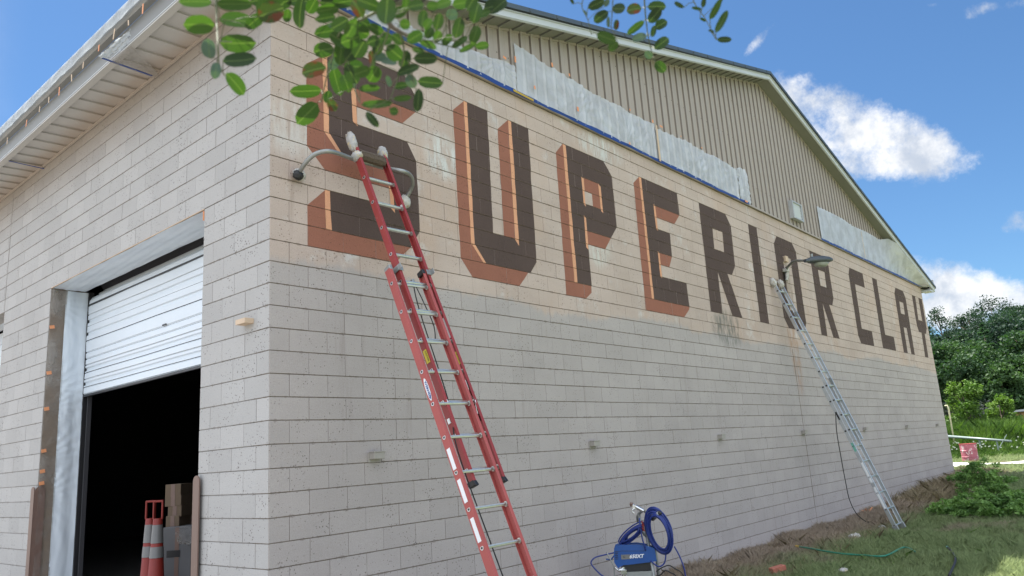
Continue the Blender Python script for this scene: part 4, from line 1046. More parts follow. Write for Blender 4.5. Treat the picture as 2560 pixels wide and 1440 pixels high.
# aluminium ladder
A3 = Vector((11.63, -.118, 1.112)); d3 = Vector((-.02, .316, .948)).normalized(); r3 = Vector((.999, -.028, .028)); r3 = (r3-d3*r3.dot(d3)).normalized(); n3 = r3.cross(d3).normalized()
s_foot = (-3.60-A3.z)/d3.z
LA = empty('extension_ladder', 'silver aluminium extension ladder leaning below the street lamp', 'ladder', A3+d3*s_foot)
w3 = .395
for side, off in ((1, Vector((0, 0, 0))), (-1, r3*w3)):
    rail(A3+off, r3, d3, n3, -10*SP-.22, .22, side, .066, 'fly_rail', M['alu'], LA, .022, .004)
    rail(A3+off-n3*.070-r3*side*.012, r3, d3, n3, s_foot, -6*SP-.28, side, .070, 'base_rail', M['alu'], LA, .022, .004)
    P = A3+off+d3*.20+r3*side*.01
    lump(P, .062, 31+side, M['rag'], LA, 'rag_cover', (.8, 1, 1.5), (r3, n3, d3), 18, 12, .2)
    MB().box(A3+off+d3*(s_foot+.04)-n3*.07, (.05, .10, .10), (r3, d3, n3)).build('foot_shoe', M['galv'], LA, bevel=.008)
for i in range(0, 17):
    P = A3-d3*SP*i
    if i < 11: rung(P, P+r3*w3, M['alu_rung'], LA, d3, n3); dhole(P, r3, n3, d3, LA, M['black'], M['black'], -1)
    if i > 6:
        Q = P-n3*.070; 
        if (Q.z > -3.55): rung(Q-r3*.01, Q+r3*(w3+.01), M['alu_rung'], LA, d3, n3); dhole(Q-r3*.012, r3, n3, d3, LA, M['black'], M['black'], -1)
rail_label(A3-n3*.07-r3*.012-d3*(8*SP+.30), r3, d3, n3, -1, .03, .16, M['black'], LA)
rail_label(A3-n3*.07-r3*.012-d3*(11*SP+.02), r3, d3, n3, -1, .04, .17, M['teal_fitting'], LA)
rail_label(A3-n3*.07-r3*.012-d3*(12*SP+.2), r3, d3, n3, -1, .04, .42, M['white'], LA)
rail_label(A3-n3*.07-r3*.012-d3*(13*SP+.4), r3, d3, n3, -1, .04, .42, M['white'], LA)
MB().box(A3-d3*(7*SP-.1)+r3*(w3-.03), (.03, .12, .04), (r3, d3, n3)).build('rung_lock', M['galv'], LA)
MB().box(A3-d3*(1.7*SP)+r3*(w3-.03), (.02, .10, .03), (r3, d3, n3)).build('rung_lock', M['galv'], LA)
cord = [oy(2089, 1030, -1.12), oy(2092, 1080, -1.08), oy(2102, 1140, -1.0), oy(2113, 1200, -.90), oy(2124, 1250, -.8), oy(2142, 1285, -.74), oy(2166, 1313, -.76), oy(2175, 1316, -.86)]
cord[-1].z = cord[-2].z = -3.58
tag(MB().tube(smoothpath(cord, 6), .008, 6).build('hanging_rope', M['rope'], None, True), 'thin black rope hanging from the aluminium ladder to the ground', 'rope')

# ------------------------------------------------------------------ street lamp on the wall
LP = empty('wall_street_lamp', 'dark grey street lamp on a bent arm bolted over the letter O', 'street lamp', (12.6, 0, 1.95))
hb = oy(2012, 652, -.72); ht = oy(2081, 649, -1.02)
hd = (ht-hb); hd.z *= .6; hd = hd.normalized()
base = onplane(1966, 655, 1, -.03)
MB().box(base+Vector((-.02, -.01, .06)), (.15, .05, .13)).build('mount_plate', M['tape_tan'], LP, bevel=.006)
MB().tube(smoothpath([oy(1966, 690, -.06), oy(1967, 672, -.10), oy(1974, 662, -.2), oy(1988, 652, -.40), hb+hd*.02], 6), .026, 10).build('arm', M['arm'], LP, True)
MB().tube([oy(1966, 700, -.05), oy(1967, 668, -.05)], .034, 8).build('conduit', M['dark'], LP, True)
cd = MB(); cd.box(oy(1965, 676, -.06), (.14, .10, .07)); cd.tube([oy(1967, 676, -.08), oy(1967, 702, -.07)], .03, 8); cd.build('junction_box', M['rag'], LP, bevel=.008)
lump(oy(1968, 687, -.06), .055, 41, M['rag'], LP, 'wire_tape', (.7, .6, 1.7))
hr = hd.cross(Vector((0, 0, 1))).normalized(); hu = hr.cross(hd).normalized()
# cobra head: stations along the axis (half width, top, bottom)
st = [(0, .035, .035, -.035), (.10, .045, .05, -.035), (.16, .085, .075, -.045), (.30, .125, .095, -.05), (.48, .150, .10, -.05), (.62, .145, .085, -.045), (.72, .115, .06, -.03), (.77, .055, .03, -.01)]
Ls = .77; V = []; NS = 16
for (s_, hw, tp, bt) in st:
    for j in range(NS):
        a = 2*math.pi*j/NS; x_, z_ = math.cos(a), math.sin(a)
        V.append(tuple(hb+hd*s_+hr*hw*(abs(x_)**.75)*(1 if x_ > 0 else -1)+hu*((tp if z_ > 0 else -bt)*(abs(z_)**.8)*(1 if z_ > 0 else -1))))
F = [(i*NS+j, i*NS+(j+1) % NS, (i+1)*NS+(j+1) % NS, (i+1)*NS+j) for i in range(len(st)-1) for j in range(NS)]
me = bpy.data.meshes.new('lamp_head'); me.from_pydata(V, [], F+[tuple(range(NS)), tuple(range((len(st)-1)*NS, len(st)*NS))[::-1]]); me.materials.append(M['lamp']); fin(bpy.data.objects.new('lamp_head', me), LP)
V = []; NG = 18
for i in range(7):
    t = i/6
    for j in range(NG):
        a = 2*math.pi*j/NG; k = math.cos(t*math.pi/2)**.6 if t < 1 else .02
        V.append(tuple(hb+hd*(.47+.19*k*math.cos(a))+hr*.115*k*math.sin(a)-hu*(.045+.085*math.sin(t*math.pi/2))))
F = [(i*NG+j, i*NG+(j+1) % NG, (i+1)*NG+(j+1) % NG, (i+1)*NG+j) for i in range(6) for j in range(NG)]
fin(bpy.data.objects.new('lamp_lens', npmesh('lamp_lens', V, F, M['glass'], True)), LP)
MB().tube([hb+hd*.23+hu*.085, hb+hd*.23+hu*.145], [.028, .03], 10).build('photocell', M['galv'], LP)
MB().box(hb+hd*.45-hu*.048, (.012, .5, .01), (hr, hd, hu)).build('lens_rim', M['black'], LP)

# ------------------------------------------------------------------ airless paint sprayer with its hoses
SB = Vector((4.45, -.78, 0)); SB.z = float(gz(4.45, -.78))
ex = Vector((.545, -.838, 0)).normalized(); ey = Vector((-.838, -.545, 0)).normalized(); ez = Vector((0, 0, 1))   # ey faces the camera
SPX = empty('paint_sprayer', 'blue airless paint sprayer on a wheeled cart by the wall', 'paint sprayer', SB)
fb = at(1560, 1440, 9.75)
def sp(zx, zy, dy=0.):
    """pixel measured on the enlarged photograph -> point in the sprayer's own frame"""
    return SB+ex*((zx-1215)*.000665)+ez*(.335+(1440-zy)*.000665)+ey*dy
def prism(outline, y0_, y1_, m_, name, par, bevel=.01):
    mb = MB(); n = len(outline); mb.v = [tuple(sp(x, y, y0_)) for x, y in outline]+[tuple(sp(x, y, y1_)) for x, y in outline]
    mb.f = [tuple(range(n)), tuple(range(n, 2*n))[::-1]]+[(i, (i+1) % n, n+(i+1) % n, n+i) for i in range(n)]; mb.mi = [0]*len(mb.f)
    return mb.build(name, m_, par, bevel=bevel)
prism([(790, 940), (850, 918), (1180, 925), (1330, 955), (1440, 1000), (1455, 1180), (1360, 1190), (1000, 1215), (880, 1220), (800, 1260), (755, 1180), (765, 1000)], -.10, .10, M['blue'], 'motor_hood', SPX, .014)
for i in range(5): MB().box(sp(785, 1010+i*30, .101), (.035, .004, .008), (ex, ey, ez)).build('vent_slot', M['black'], SPX)
prism([(860, 1225), (1355, 1190), (1360, 1330), (1000, 1350), (880, 1330)], -.08, .075, M['black'], 'motor', SPX)
prism([(930, 1365), (1370, 1365), (1370, 1600), (960, 1600)], -.12, .10, M['galv'], 'chassis', SPX, .006)
MB().box(sp(942, 1103, .102), (.105, .003, .052), (ex, ey, ez)).build('badge_plate', M['refl'], SPX)
text_mesh('G', .035, M['black'], frame(sp(915, 1103, .105), ex, ez, ey), 'badge_letter', SPX)
text_mesh('650XT', .058, M['white'], frame(sp(1135, 1103, .104), (ex+ez*-.0).normalized(), (ez+ex*.25).normalized(), ey), 'model_text', SPX, bold=.0016)
MB().tube([sp(800, 1020, .101), sp(860, 1000, .101), sp(1300, 1020, .101)], .002, 5).build('hood_seam', M['black'], SPX)
# cart frame
MB().tube([sp(1345, 560, -.05), sp(1350, 760, -.03), sp(1395, 1440, .10), sp(1400, 1900, .10)], .019, 10).build('cart_tube', M['galv'], SPX, True)
MB().tube([sp(1250, 420, -.12), sp(1260, 700, -.12), sp(1480, 1000, -.10), sp(1500, 1900, -.1)], .017, 10).build('cart_tube', M['galv'], SPX, True)
MB().tube([sp(1225, 560, -.16), sp(1215, 470, -.16), sp(1250, 410, -.12), sp(1330, 350, -.04), sp(1410, 400, .03), sp(1500, 440, .1)], .017, 10).build('cart_handle', M['galv'], SPX, True)
MB().tube([sp(1470, 480, .07), sp(1600, 385, .18)], [.034, .026], 12).build('handle_grip', M['galv'], SPX, True)
MB().tube([sp(1590, 395, .17), sp(1625, 372, .19)], [.028, .02], 12).build('grip_cap', M['black'], SPX, True)
for sx_ in (-1, 1):
    mb = MB(); c = SB+ez*.14+ex*.16*sx_+ey*-.12; mb.tube([c-ex*.025, c+ex*.025], .14, 24); mb.build('wheel', M['dark'], SPX)
pm = MB(); pm.tube([sp(880, 1270, .08), sp(880, 1400, .08)], .026, 12); pm.tube([sp(880, 1300, .10), sp(800, 1320, .12)], .015, 8); pm.tube([sp(880, 1400, .08), sp(880, 1700, .08)], .020, 12); pm.box(sp(885, 1350, .1), (.07, .06, .05), (ex, ey, ez)); pm.tube([sp(740, 1270, .1), sp(800, 1330, .1), sp(860, 1345, .1)], .012, 8)
pm.build('fluid_pump', M['pump'], SPX, bevel=.003)
MB().tube([sp(612, 1005, .08), sp(720, 1250, .08), sp(718, 1440, .08)], .008, 6).build('drain_tube', M['galv'], SPX)
MB().tube([sp(590, 1140, .03), sp(680, 1150, .03), sp(750, 1080, .02)], .010, 6).build('pressure_lever', M['blue'], SPX)
# spray gun resting in the handle
gun = MB(); gun.tube([sp(1330, 350, .02), sp(1200, 270, .02)], .024, 10); gun.tube([sp(1200, 270, .02), sp(1150, 235, .02)], .016, 10); gun.tube([sp(1190, 300, .02), sp(1130, 320, .04), sp(1130, 350, .04), sp(1165, 385, .04)], .010, 8); gun.box(sp(1180, 275, .02), (.045, .03, .045), (ex, ey, ez))
gun = gun.build('spray_gun', M['pump'], None); tag(gun, 'chrome airless spray gun hooked on top of the sprayer cart', 'spray gun')
gt_ = MB(); gt_.tube([sp(1100, 215, .02), sp(1160, 225, .02)], .018, 8); gt_.tube([sp(1125, 205, .02), sp(1125, 260, .02)], .014, 8); gt_.build('spray_tip', M['guard'], gun)
# hoses: a coil over the handle, a second bundle draped on the hood, loose ends
HO = MB()
def loop(c, rx, ry, tilt, dy, jit, turns, seed, rad=.0085, dyv=.03):
    rnd = random.Random(seed)
    for t in range(turns):
        kx, ky = rx*(1-jit*t/turns+rnd.uniform(-.07, .05)), ry*(1-jit*.7*t/turns+rnd.uniform(-.06, .04)); cx, cy = c[0]+rnd.uniform(-18, 18), c[1]+rnd.uniform(-22, 22); pts = []; ph = rnd.uniform(0, 6)
        for j in range(37):
            a = 2*math.pi*j/36; x_ = math.cos(a)*kx; y_ = math.sin(a)*ky
            xr = x_*math.cos(tilt)-y_*math.sin(tilt); yr = x_*math.sin(tilt)+y_*math.cos(tilt)
            pts.append(sp(cx+xr, cy+yr, dy+(t/turns-.5)*dyv*2+.02*math.sin(a+ph)+.05*math.cos(a)))
        HO.tube(pts, rad, 7, caps=False)
loop((1555, 705), 225, 405, -.22, .13, .42, 14, 1, dyv=.06)
loop((1555, 705), 215, 390, -.20, .02, .30, 5, 4, dyv=.03)
loop((1095, 735), 275, 75, -.62, .02, .55, 8, 2, dyv=.05)
loop((1075, 750), 260, 60, -.62, .07, .40, 4, 5, dyv=.03)
for pts in ([(1620, 1090, .1), (1640, 1110, .1), (1600, 1240, .1), (1500, 1290, .1), (1400, 1220, .1), (1370, 1180, .1)], [(1800, 960, .15), (1870, 1120, .15), (1920, 1300, .15), (1935, 1440, .15), (1930, 1700, .15), (1850, 1890, .15)],
            [(760, 1040, .0), (560, 1065, .04), (400, 1095, .08), (325, 1170, .1), (370, 1260, .1), (470, 1370, .1), (560, 1450, .1), (700, 1700, .1), (760, 1880, .1)], [(1245, 470, .05), (1250, 640, .11), (1262, 800, .12), (1290, 930, .12), (1300, 1010, .10)]):
    HO.tube(smoothpath([sp(*q) for q in pts], 5), .0085, 7)
tag(HO.build('airless_hose', M['hose_blue'], None, True), 'long blue airless hose coiled over the sprayer cart and hood', 'hose')
HB = MB()
for pts in ([(1440, 1445, .1), (1520, 1420, .12), (1600, 1350, .15), (1690, 1390, .15), (1770, 1450, .15), (1830, 1700, .15), (1800, 1890, .15)], [(1450, 1380, .05), (1560, 1320, .05), (1680, 1290, .05), (1780, 1350, .05), (1900, 1450, .05), (2000, 1800, .05)]):
    HB.tube(smoothpath([sp(*q) for q in pts], 5), .0075, 7)
tag(HB.build('power_cable', M['dark'], None, True), 'dark cable looping beside the paint sprayer', 'cable')
rd = MB()
for i in range(6): rd.tube([sp(1275+12*(i % 2), 520+i*28, .14), sp(1300+8*(i % 3), 535+i*28, .15)], .009, 6)
rd.build('red_clip', M['cone'], SPX)

# ------------------------------------------------------------------ inside the doorway
def cone_thing(loc, label):
    e = empty('traffic_cone', label, 'traffic cone', loc, 'tall traffic cones just inside the doorway')
    prof = [(0, .17), (.04, .17), (.041, .105), (1.0, .050), (1.01, .042)]
    def lathe(p, name, m_, N_=24):
        mb = MB()
        for z, r_ in p:
            for j in range(N_): mb.v.append((r_*math.cos(2*math.pi*j/N_), r_*math.sin(2*math.pi*j/N_), z))
        mb.f = [(i*N_+j, i*N_+(j+1) % N_, (i+1)*N_+(j+1) % N_, (i+1)*N_+j) for i in range(len(p)-1) for j in range(N_)]; mb.mi = [0]*len(mb.f)
        o = mb.build(name, m_, e, True); o.matrix_parent_inverse = Matrix.Identity(4); return o
    R_ = lambda z: .105-(z-.04)*.0573
    lathe(prof, 'cone_body', M['cone'])
    for a, b_ in ((.58, .70), (.74, .94)): lathe([(a, R_(a)+.003), (b_, R_(b_)+.003)], 'reflective_band', M['refl'])
    lathe([(0, .2), (.035, .2), (.036, .10)], 'rubber_base', M['dark'], 8)
    mb = MB(); z0 = 1.0
    for (a, b_) in (((-.05, z0), (-.05, z0+.20)), ((.05, z0), (.05, z0+.20)), ((-.058, z0+.20), (.058, z0+.20))):
        mb.box(((a[0]+b_[0])/2, 0, (a[1]+b_[1])/2), (max(.02, abs(b_[0]-a[0])), .03, max(.025, abs(b_[1]-a[1]))))
    o = mb.build('cone_handle', M['cone'], e, bevel=.006); o.matrix_parent_inverse = Matrix.Identity(4)
    e.rotation_euler = (0, 0, -.86); return e
for (u, dd_, lb) in ((374, 10.2, 'orange traffic cone with grey bands, left one of the pair'), (393, 10.0, 'orange traffic cone with grey bands, right one of the pair')):
    P = at(u, 1350, dd_); cone_thing((P.x, P.y, -3.30), lb)
def carton(u0, v0, u1, v1, dist, m_, label, dep=.35, rz=.0):
    a = at(u0, v0, dist); b_ = at(u1, v1, dist); c = (a+b_)/2; hx_ = Vector((.66, -.75, 0)).normalized(); w_ = abs((b_-a).dot(hx_)); h_ = abs((b_-a).z)
    hy = Vector((.75, .66, 0)).normalized(); e = MB().box(c+hy*dep/2, (w_, dep, h_), (hx_, hy, Vector((0, 0, 1)))).build('carton', m_, None, bevel=.006)
    MB().box(c-hy*.002, (.05, .002, h_*.98), (hx_, hy, Vector((0, 0, 1)))).build('packing_tape', M['guard'], e)
    tag(e, label, 'box', 'cartons stacked inside the doorway'); return e, c, hx_, hy
carton(410, 1212, 455, 1240, 10.6, M['card'], 'small brown carton, topmost of the stack behind the cones')
carton(409, 1240, 456, 1264, 10.6, M['card'], 'flat brown carton, second from the top of the stack')
carton(417, 1265, 456, 1291, 10.6, M['card'], 'brown carton third from the top, set back to the right')
carton(412, 1291, 450, 1320, 10.6, M['card'], 'brown carton above the white printed one')
carton(455, 1258, 496, 1400, 10.9, M['card'], 'tall brown carton at the right edge of the doorway')
e, c, hx_, hy = carton(405, 1320, 478, 1475, 10.5, M['cartonw'], 'big pale carton with blue printing, at the bottom of the stack')
MB().box(c-hy*.004+hx_*-.04+Vector((0, 0, .06)), (.16, .002, .08), (hx_, hy, Vector((0, 0, 1)))).build('print_panel', M['black'], e)
tag(lump(at(468, 1338, 10.3), .11, 51, M['film_clear'], None, 'plastic_bag', (1, .8, .8), None, 26, 16, .3), 'crumpled clear plastic bag on the pale carton', 'bag')

# ------------------------------------------------------------------ small things on the ground
def onground(u, v):
    z = -3.6
    for _ in range(6):
        P = onplane(u, v, 2, z); z = float(gz(P.x, P.y))
    P.z = z; return P
def ghose(pts, r_, lift=.02): 
    out = []
    for u, v in pts: P = onground(u, v); P.z += r_+lift; out.append(P)
    return smoothpath(out, 6)
gh = ghose([(2000, 1381), (2025, 1385), (2065, 1393), (2110, 1400), (2160, 1404), (2215, 1406), (2262, 1384), (2290, 1395)], .012, .075)
gho = tag(MB().tube(gh, .013, 8).build('garden_hose', M['hose_green'], None, True), 'green garden hose with a yellow end lying in the grass', 'hose')
t_ = (gh[1]-gh[0]).normalized(); MB().tube([gh[0]-t_*.10, gh[0]], [.022, .016], 10).build('hose_nozzle', M['brass'], gho)
bh = ghose([(2371, 1383), (2382, 1394), (2390, 1408), (2391, 1422), (2384, 1440), (2376, 1458)], .014, .07)
bho = tag(MB().tube(bh, .015, 8).build('garden_hose', M['dark'], None, True), 'dark hose end with a pale teal coupling in the grass at lower right', 'hose')
t_ = (bh[1]-bh[0]).normalized(); MB().tube([bh[0]-t_*.12, bh[0]+t_*.03], [.010, .018], 10).build('hose_coupling', M['teal_fitting'], bho)
P = onground(1945, 1434); tag(MB().box(P+Vector((0, 0, .06)), (.21, .11, .07), (Vector((.8, -.55, .15)).normalized(), Vector((.55, .8, 0)).normalized(), Vector((-.15, 0, 1)).normalized())).build('brick', M['brick'], None, bevel=.006), 'loose terracotta brick in the dry grass near the frame bottom', 'brick')
for i, (u, v, r_, lb) in enumerate([(2138, 1349, .11, 'crumpled grey plastic wrapper on the dead grass left of the ladder foot'), (2205, 1324, .07, 'white crumpled wrapper just left of the silver ladder foot'), (2243, 1332, .06, 'small white wrapper at the foot of the silver ladder'), (2297, 1253, .07, 'white wrapper in dry weeds right of the silver ladder'), (2110, 1434, .06, 'white scrap of plastic at the bottom edge of the grass'), (2386, 1197, .09, 'white scrap by the far corner of the building')]):
    P = onground(u, v); tag(lump(P+Vector((0, 0, .035)), r_, 60+i, M['rag_cover' if i else 'rag'], None, 'wrapper', (1.2, .8, .5), None, 20, 12, .45), lb, 'litter', 'scraps of plastic litter on the ground')
for i, (u, v, n_, lb) in enumerate([(2122, 1293, 10, 'large scatter of orange tape scraps at the wall base'), (2170, 1283, 4, 'small orange tape scrap right of the large scatter'), (2221, 1297, 4, 'orange tape scrap beside the silver ladder rail'), (2049, 1312, 3, 'orange tape scrap at the foot of the vertical joint')]):
    P = onground(u, v); P.z += .03; mb = MB(); rnd = random.Random(i)
    for k in range(n_):
        c = P+Vector((rnd.uniform(-.22, .22), rnd.uniform(-.08, .08), rnd.uniform(0, .05))); a = rnd.uniform(0, 3); b_ = rnd.uniform(-.6, .6)
        mb.box(c, (.14, .03, .005), (Vector((math.cos(a), math.sin(a)*.6, b_)).normalized(), Vector((-math.sin(a), math.cos(a), 0)), Vector((-b_*math.cos(a), 0, 1)).normalized()))
    tag(mb.build('tape_scraps', M['tape_orange']), lb, 'tape scraps', 'orange tape scraps by the wall')
# barrel, pole, bent pipe, sheds beyond
P = at(2426, 1147, 37.6); P.z = float(gz(P.x, P.y)); 
BR = MB(); N_ = 28; k_ = .37
pr_ = [(0, .285), (.02, .29), (.28, .285), (.30, .30), (.32, .285), (.57, .288), (.59, .302), (.61, .288), (.86, .295), (.88, .305), (.90, .30)]
for z, r_ in pr_:
    for j in range(N_): BR.v.append((P.x+r_*1.06*math.cos(2*math.pi*j/N_), P.y+r_*1.06*math.sin(2*math.pi*j/N_), P.z-.05+z*.88))
BR.f = [(i*N_+j, i*N_+(j+1) % N_, (i+1)*N_+(j+1) % N_, (i+1)*N_+j) for i in range(len(pr_)-1) for j in range(N_)]+[tuple(range((len(pr_)-2)*N_, (len(pr_)-1)*N_))]; BR.mi = [0]*len(BR.f)
br = tag(BR.build('steel_drum', M['pink'], None), 'faded pink and red steel drum standing in the weeds', 'drum')
rm = MB(); rm.tube([(P.x+.320*math.cos(a*math.pi/14), P.y+.320*math.sin(a*math.pi/14), P.z+.742) for a in range(29)], .014, 6, caps=False); rm.build('drum_rim', M['fibre'], br)
mk = MB(); dv = (CP-P); dv.z = 0; dv.normalize(); tv = dv.cross(Vector((0, 0, 1))).normalized()
def dm(a, z): return P+(dv*math.cos(a)-tv*math.sin(a))*.325+Vector((0, 0, z))
mk.tube([dm(-.35, .42), dm(-.25, .34), dm(-.1, .33)], .005, 4); mk.tube([dm(-.02, .45), dm(.05, .36), dm(.0, .33), dm(-.06, .38), dm(-.02, .45)], .005, 4); mk.tube([dm(.14, .46), dm(.34, .45), dm(.22, .33)], .005, 4)
mk.build('white_markings', M['white'], br)
a = at(2358, 1090, 43.8); b_ = at(2528, 1103, 41.5)
PL = tag(MB().tube([a, b_], [.065, .05], 12).build('long_pole', M['pole'], None, True), 'long pale pole propped level above the weeds', 'pole')
for t in (.04, .55, .80):
    q = a.lerp(b_, t); MB().tube([(q.x, q.y, q.z-.05), (q.x, q.y, float(gz(q.x, q.y))-.05)], .035, 6).build('prop', M['pole'], PL)
MB().tube([b_+Vector((0, .5, -.25)), b_+Vector((0, .12, .3))], .018, 6).build('cross_prop', M['pole'], PL)
q0 = at(2375, 1050, 44); q1 = at(2371, 1020, 44); q2 = at(2362, 1015, 44); q0.z = float(gz(q0.x, q0.y))
tag(MB().tube([q0, q1, q1.lerp(q2, .3)+Vector((0, 0, .10)), q2], .038, 8).build('bent_pipe', M['cream_pipe'], None, True), 'cream pipe with a bent top behind the far corner', 'pipe')
def shed(u0, u1, vt_, dist, mw, label, h_=2.2, nm='shed'):
    a = at(u0, vt_, dist); b_ = at(u1, vt_, dist); zt = (a.z+b_.z)/2; t = (b_-a); t.z = 0; w_ = t.length; t.normalize(); nn = t.cross(Vector((0, 0, 1))).normalized()
    c = (a+b_)/2; g0_ = float(gz(c.x, c.y)); e = empty(nm, label, 'shed', (c.x, c.y, g0_))
    MB().box((c.x, c.y, (zt+g0_)/2-.05), (w_, 3, zt-g0_-.1), (t, nn, Vector((0, 0, 1)))).build('wall', mw, e)
    MB().box((c.x, c.y, zt), (w_+.5, 3.5, .12), ((t+Vector((0, 0, .02))).normalized(), nn, Vector((0, 0, 1)))).build('roof', M['tin'], e)
    for i in range(int(w_/.6)):
        q = c+t*(i*.6-w_/2+.3); 
        for s_ in (-1, 1): MB().box(Vector((q.x, q.y, (zt+g0_)/2-.08))+nn*s_*1.51, (.05, .03, zt-g0_-.2), (t, nn, Vector((0, 0, 1)))).build('batten', M['bark'], e)
shed(2418, 2482, 1038, 62, M['shed'], 'low red-brown shed with a pale roof half hidden in the weeds')
shed(2536, 2640, 1024, 58, M['shed2'], 'grey roofed open shed at the right edge of the picture')

# ------------------------------------------------------------------ trees, shrubs, weeds
def leaf_cloud(centres, radii, per, size, seed, flat=.0, droop=0):
    """leaf-clump quads through the volume of several overlapping clumps"""
    r = np.random.default_rng(seed); C_ = []
    for (c, rad) in zip(centres, radii):
        d = r.normal(size=(per, 3)); d /= np.linalg.norm(d, axis=1)[:, None]
        d *= (r.random(per)**.45)[:, None]*np.array(rad); d += np.array(c); C_.append(d)
    P = np.concatenate(C_); n = len(P)
    a = r.normal(size=(n, 3)); a[:, 2] *= (1-flat); a /= np.linalg.norm(a, axis=1)[:, None]
    b = np.cross(a, r.normal(size=(n, 3))); b /= np.linalg.norm(b, axis=1)[:, None]
    s = size*(.5+r.random(n))[:, None]; P[:, 2] -= droop*r.random(n)
    V = np.stack([P-a*s, P+b*s*.55, P+a*s, P-b*s*.55], 1).reshape(-1, 3); F = np.arange(n*4).reshape(-1, 4); return V, F
def crown(seed, h, w, kind, clumps=26, per=70, size=.22):
    r = np.random.default_rng(seed); cs = []; rs = []
    for i in range(clumps):
        t = r.random()
        if kind == 'cone': z = h*(.10+.88*t); rr = w*.5*(1-t)**.8*(.35+.65*r.random())
        elif kind == 'round': z = h*(.28+.68*t); rr = w*.5*math.sin(math.pi*min(.97, max(.10, (t*.86+.12))))**.7*(.45+.5*r.random())
        else: z = h*(.2+.75*t); rr = w*.45*(.5+.5*r.random())*(1-.45*t)
        a = r.random()*2*math.pi; k = w*(.13+.10*r.random())*(1 if kind != 'cone' else (1.1-t)*.9)
        cs.append((rr*math.cos(a), rr*math.sin(a), z)); rs.append((k, k, k*(.65 if kind != 'cone' else .4)))
    return leaf_cloud(cs, rs, per, size, seed+1, .4), cs
def tree(loc, h, w, kind, m_, label, seed, cat='tree', name='tree', grp=None, clumps=26, per=70, size=.22, trunk=True):
    e = empty(name, label, cat, loc, grp); (V, F), cs = crown(seed, h, w, kind, clumps, per, size)
    o = bpy.data.objects.new('crown', npmesh('crown', V, F, m_)); COL.objects.link(o); o.parent = e
    if trunk:
        mb = MB(); th = h*.8
        mb.tube([(0, 0, -.3), (.03*h*.2, 0, th*.4), (0, .02*h*.2, th)], [h*.022, h*.016, h*.005], 7)
        for c in cs[:8]: mb.tube([(0, 0, min(c[2]*.7, th*.9)), (c[0]*.5, c[1]*.5, c[2]*.9), c], [h*.009, h*.006, h*.003], 5)
        o = mb.build('trunk', M['bark'], e, True); o.matrix_parent_inverse = Matrix.Identity(4)
    return e
def gpt(u, v, dist):
    P = at(u, v, dist); return (P.x, P.y, float(gz(P.x, P.y))-.05)
# the wood on the hill, as one mass
protos = []
for s_ in range(5): protos.append(crown(100+s_, 11, 8.5, 'round', 44, 130, .21)[0])
for s_ in range(2): protos.append(crown(120+s_, 13, 6, 'cone', 44, 120, .21)[0])
AV = []; AF = []; nb = 0; r_ = np.random.default_rng(3)
cand = []
for xx in np.arange(92, 262, 6.4):
    for yy in np.arange(-70, 110, 6.2):
        X_, Y_ = xx+r_.uniform(-2.6, 2.6), yy+r_.uniform(-2.6, 2.6)
        d = Vector((X_, Y_, 0))-CP; u = 1280+FPX*d.dot(RIGHT)/d.dot(FWD)
        if u < 2230 or u > 2760: continue
        cand.append((X_, Y_))
for (X_, Y_) in cand:
    k = r_.integers(0, 7) if r_.random() < .8 else r_.integers(0, 5); V, F = protos[k]; a = r_.uniform(0, 6.28); s_ = r_.uniform(.6, 1.02)
    sx_, sz_ = s_*r_.uniform(.9, 1.15), s_*r_.uniform(.85, 1.1)
    W_ = np.stack([(V[:, 0]*math.cos(a)-V[:, 1]*math.sin(a))*sx_+X_, (V[:, 0]*math.sin(a)+V[:, 1]*math.cos(a))*sx_+Y_, V[:, 2]*sz_+float(gz(X_, Y_)+hillz(X_, Y_))-1.2], 1)
    AV.append(W_); AF.append(F+nb); nb += len(V)
tag(fin(bpy.data.objects.new('hillside_wood', npmesh('hillside_wood', np.concatenate(AV), np.concatenate(AF), M['wood'])), None), 'dense green wood covering the hillside', kind='stuff')
print('wood quads', nb//4)
def hpt(u, dist, dz=0):
    dist = dist*1.55
    P = at(u, 1000, dist); return (P.x, P.y, float(gz(P.x, P.y)+hillz(P.x, P.y))+dz)
G1 = 'trees standing along the skyline'
tree(hpt(2386, 148, .5), 15.5, 11, 'round', M['wood'], 'dark open crowned tree standing above the skyline by the roof end', 201, grp=G1, clumps=22, per=90, size=.24)
tree(hpt(2525, 148, .5), 13.5, 15, 'round', M['wood'], 'dark tree on the skyline near the right edge', 202, grp=G1, clumps=32, per=100, size=.24)
tree(hpt(2462, 142), 12.6, 11, 'round', M['wood'], 'rounded skyline tree midway along the ridge', 203, grp=G1, clumps=36, per=110, size=.24)
tree(hpt(2335, 134), 12.0, 12, 'round', M['wood'], 'skyline tree just clear of the building corner', 204, grp=G1, clumps=36, per=110, size=.24)
G2 = 'trees at the foot of the hill'
tree(gpt(2388, 1040, 66), 7.3, 5.6, 'round', M['wood2'], 'mid green broad tree at the foot of the hill beside the building', 211, grp=G2, clumps=90, per=190, size=.115)
tree(gpt(2446, 1040, 70), 7.6, 6.0, 'round', M['wood2'], 'mid green tree right of the broad one', 212, grp=G2, clumps=90, per=190, size=.115)
tree(gpt(2500, 1040, 74), 9.4, 4.6, 'cone', M['conifer'], 'dark feathery conifer at the foot of the hill', 213, grp=G2, clumps=110, per=170, size=.12)
tree(gpt(2520, 1040, 64), 5.3, 2.9, 'round', M['wood2'], 'pale green narrow tree right of the conifer', 214, grp=G2, clumps=80, per=170, size=.11)
tree(gpt(2556, 1040, 68), 5.9, 4.0, 'round', M['wood2'], 'green tree at the right edge behind the sheds', 215, grp=G2, clumps=80, per=180, size=.12)
